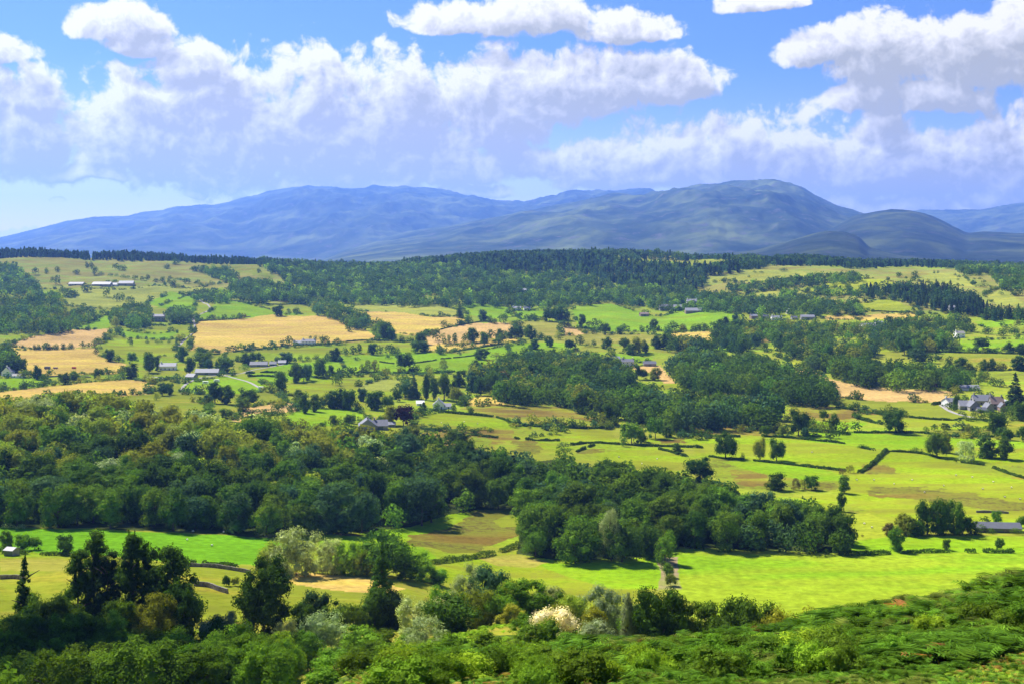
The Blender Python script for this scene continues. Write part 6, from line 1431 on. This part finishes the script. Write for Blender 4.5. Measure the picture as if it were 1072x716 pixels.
    out = N(t, 'ShaderNodeOutputWorld'); L.new(bg.outputs[0], out.inputs['Surface'])
    w.cycles.sampling_method = 'MANUAL'; w.cycles.sample_map_resolution = 512
    sd = bpy.data.lights.new('sun', 'SUN'); sd.energy = 4.9; sd.angle = math.radians(.53); sd.color = (1, .955, .88)
    so = link(bpy.data.objects.new('sun', sd))
    v = Vector((math.sin(SUN_AZ) * math.cos(SUN_EL), math.cos(SUN_AZ) * math.cos(SUN_EL), math.sin(SUN_EL)))
    so.rotation_euler = v.to_track_quat('Z', 'Y').to_euler()
SKY_TINT = (.19, .27, .46)

def build_shade_cloud():
    """cloud added out of view, toward the sun, shaped to shade the corner wood"""
    S = np.array([math.sin(SUN_AZ) * math.cos(SUN_EL), math.cos(SUN_AZ) * math.cos(SUN_EL), math.sin(SUN_EL)])
    import bmesh
    bm = bmesh.new(); bmesh.ops.create_icosphere(bm, subdivisions=4, radius=1.0); iv = np.array([v.co[:] for v in bm.verts]); fc = np.array([[v.index for v in f.verts] for f in bm.faces]); bm.free()
    rng = np.random.default_rng(3); V, Fq, n = [], [], 0
    for gx, gy, r in [(-150, 235, 55), (-105, 238, 42), (-70, 240, 34), (-120, 205, 44), (-195, 255, 50), (-60, 234, 22), (-112, 172, 32), (-98, 190, 16), (-92, 184, 17), (-42, 190, 13), (-66, 176, 10)]:  # unseen puffs, each added above the ground it should shade
        g = np.array([gx, gy, -85.0]); c = g + S * ((1620 - g[2]) / S[2])
        lump = 1 + .22 * (fbm(iv[:, 0] * 2 + gx, iv[:, 1] * 2 + iv[:, 2] * 2 + gy, 5, 4) - .5) * 2
        q = iv * lump[:, None] * np.array([r, r, r * .7]); q[:, 2] = np.where(q[:, 2] < 0, q[:, 2] * .35, q[:, 2]); V.append(q + c); Fq.append(fc + n); n += len(q)
    m, t, ns, L = nt('shade_cloud_white'); d = N(t, 'ShaderNodeBsdfDiffuse', inp={'Color': (.9, .9, .9, 1)}); tr = N(t, 'ShaderNodeBsdfTranslucent', inp={'Color': (.9, .9, .92, 1)}); mx = N(t, 'ShaderNodeMixShader', inp={0: .3})
    L.new(d.outputs[0], mx.inputs[1]); L.new(tr.outputs[0], mx.inputs[2]); L.new(mx.outputs[0], N(t, 'ShaderNodeOutputMaterial').inputs['Surface'])
    o = mesh_obj('shade_cloud', new_mesh('shade_cloud', np.concatenate(V), np.concatenate(Fq), [m], True)); tag(o, 'added white cloud out of view, shading the corner wood', None, None, 'stuff')
# ---------------------------------------------------------------- put it together
build_sky(); build_haze(); build_fells(); build_ground(); build_roads(); build_trees(); build_hedges(); build_farms(); build_bracken(); build_bushes(); build_shade_cloud(); label_trees()
sc.view_settings.view_transform = 'Standard'; sc.view_settings.look = 'None'; sc.view_settings.gamma = 1; sc.view_settings.use_curve_mapping = False
sc.view_settings.exposure = math.log2(GAIN)
sc.render.engine = 'CYCLES'
c = sc.cycles
c.max_bounces = 6; c.diffuse_bounces = 3; c.glossy_bounces = 1; c.transmission_bounces = 3; c.transparent_max_bounces = 4; c.volume_bounces = 0
c.use_denoising = True; c.denoiser = 'OPENIMAGEDENOISE'; c.denoising_prefilter = 'ACCURATE'; c.caustics_reflective = False; c.caustics_refractive = False
c.use_adaptive_sampling = True; c.adaptive_threshold = .012
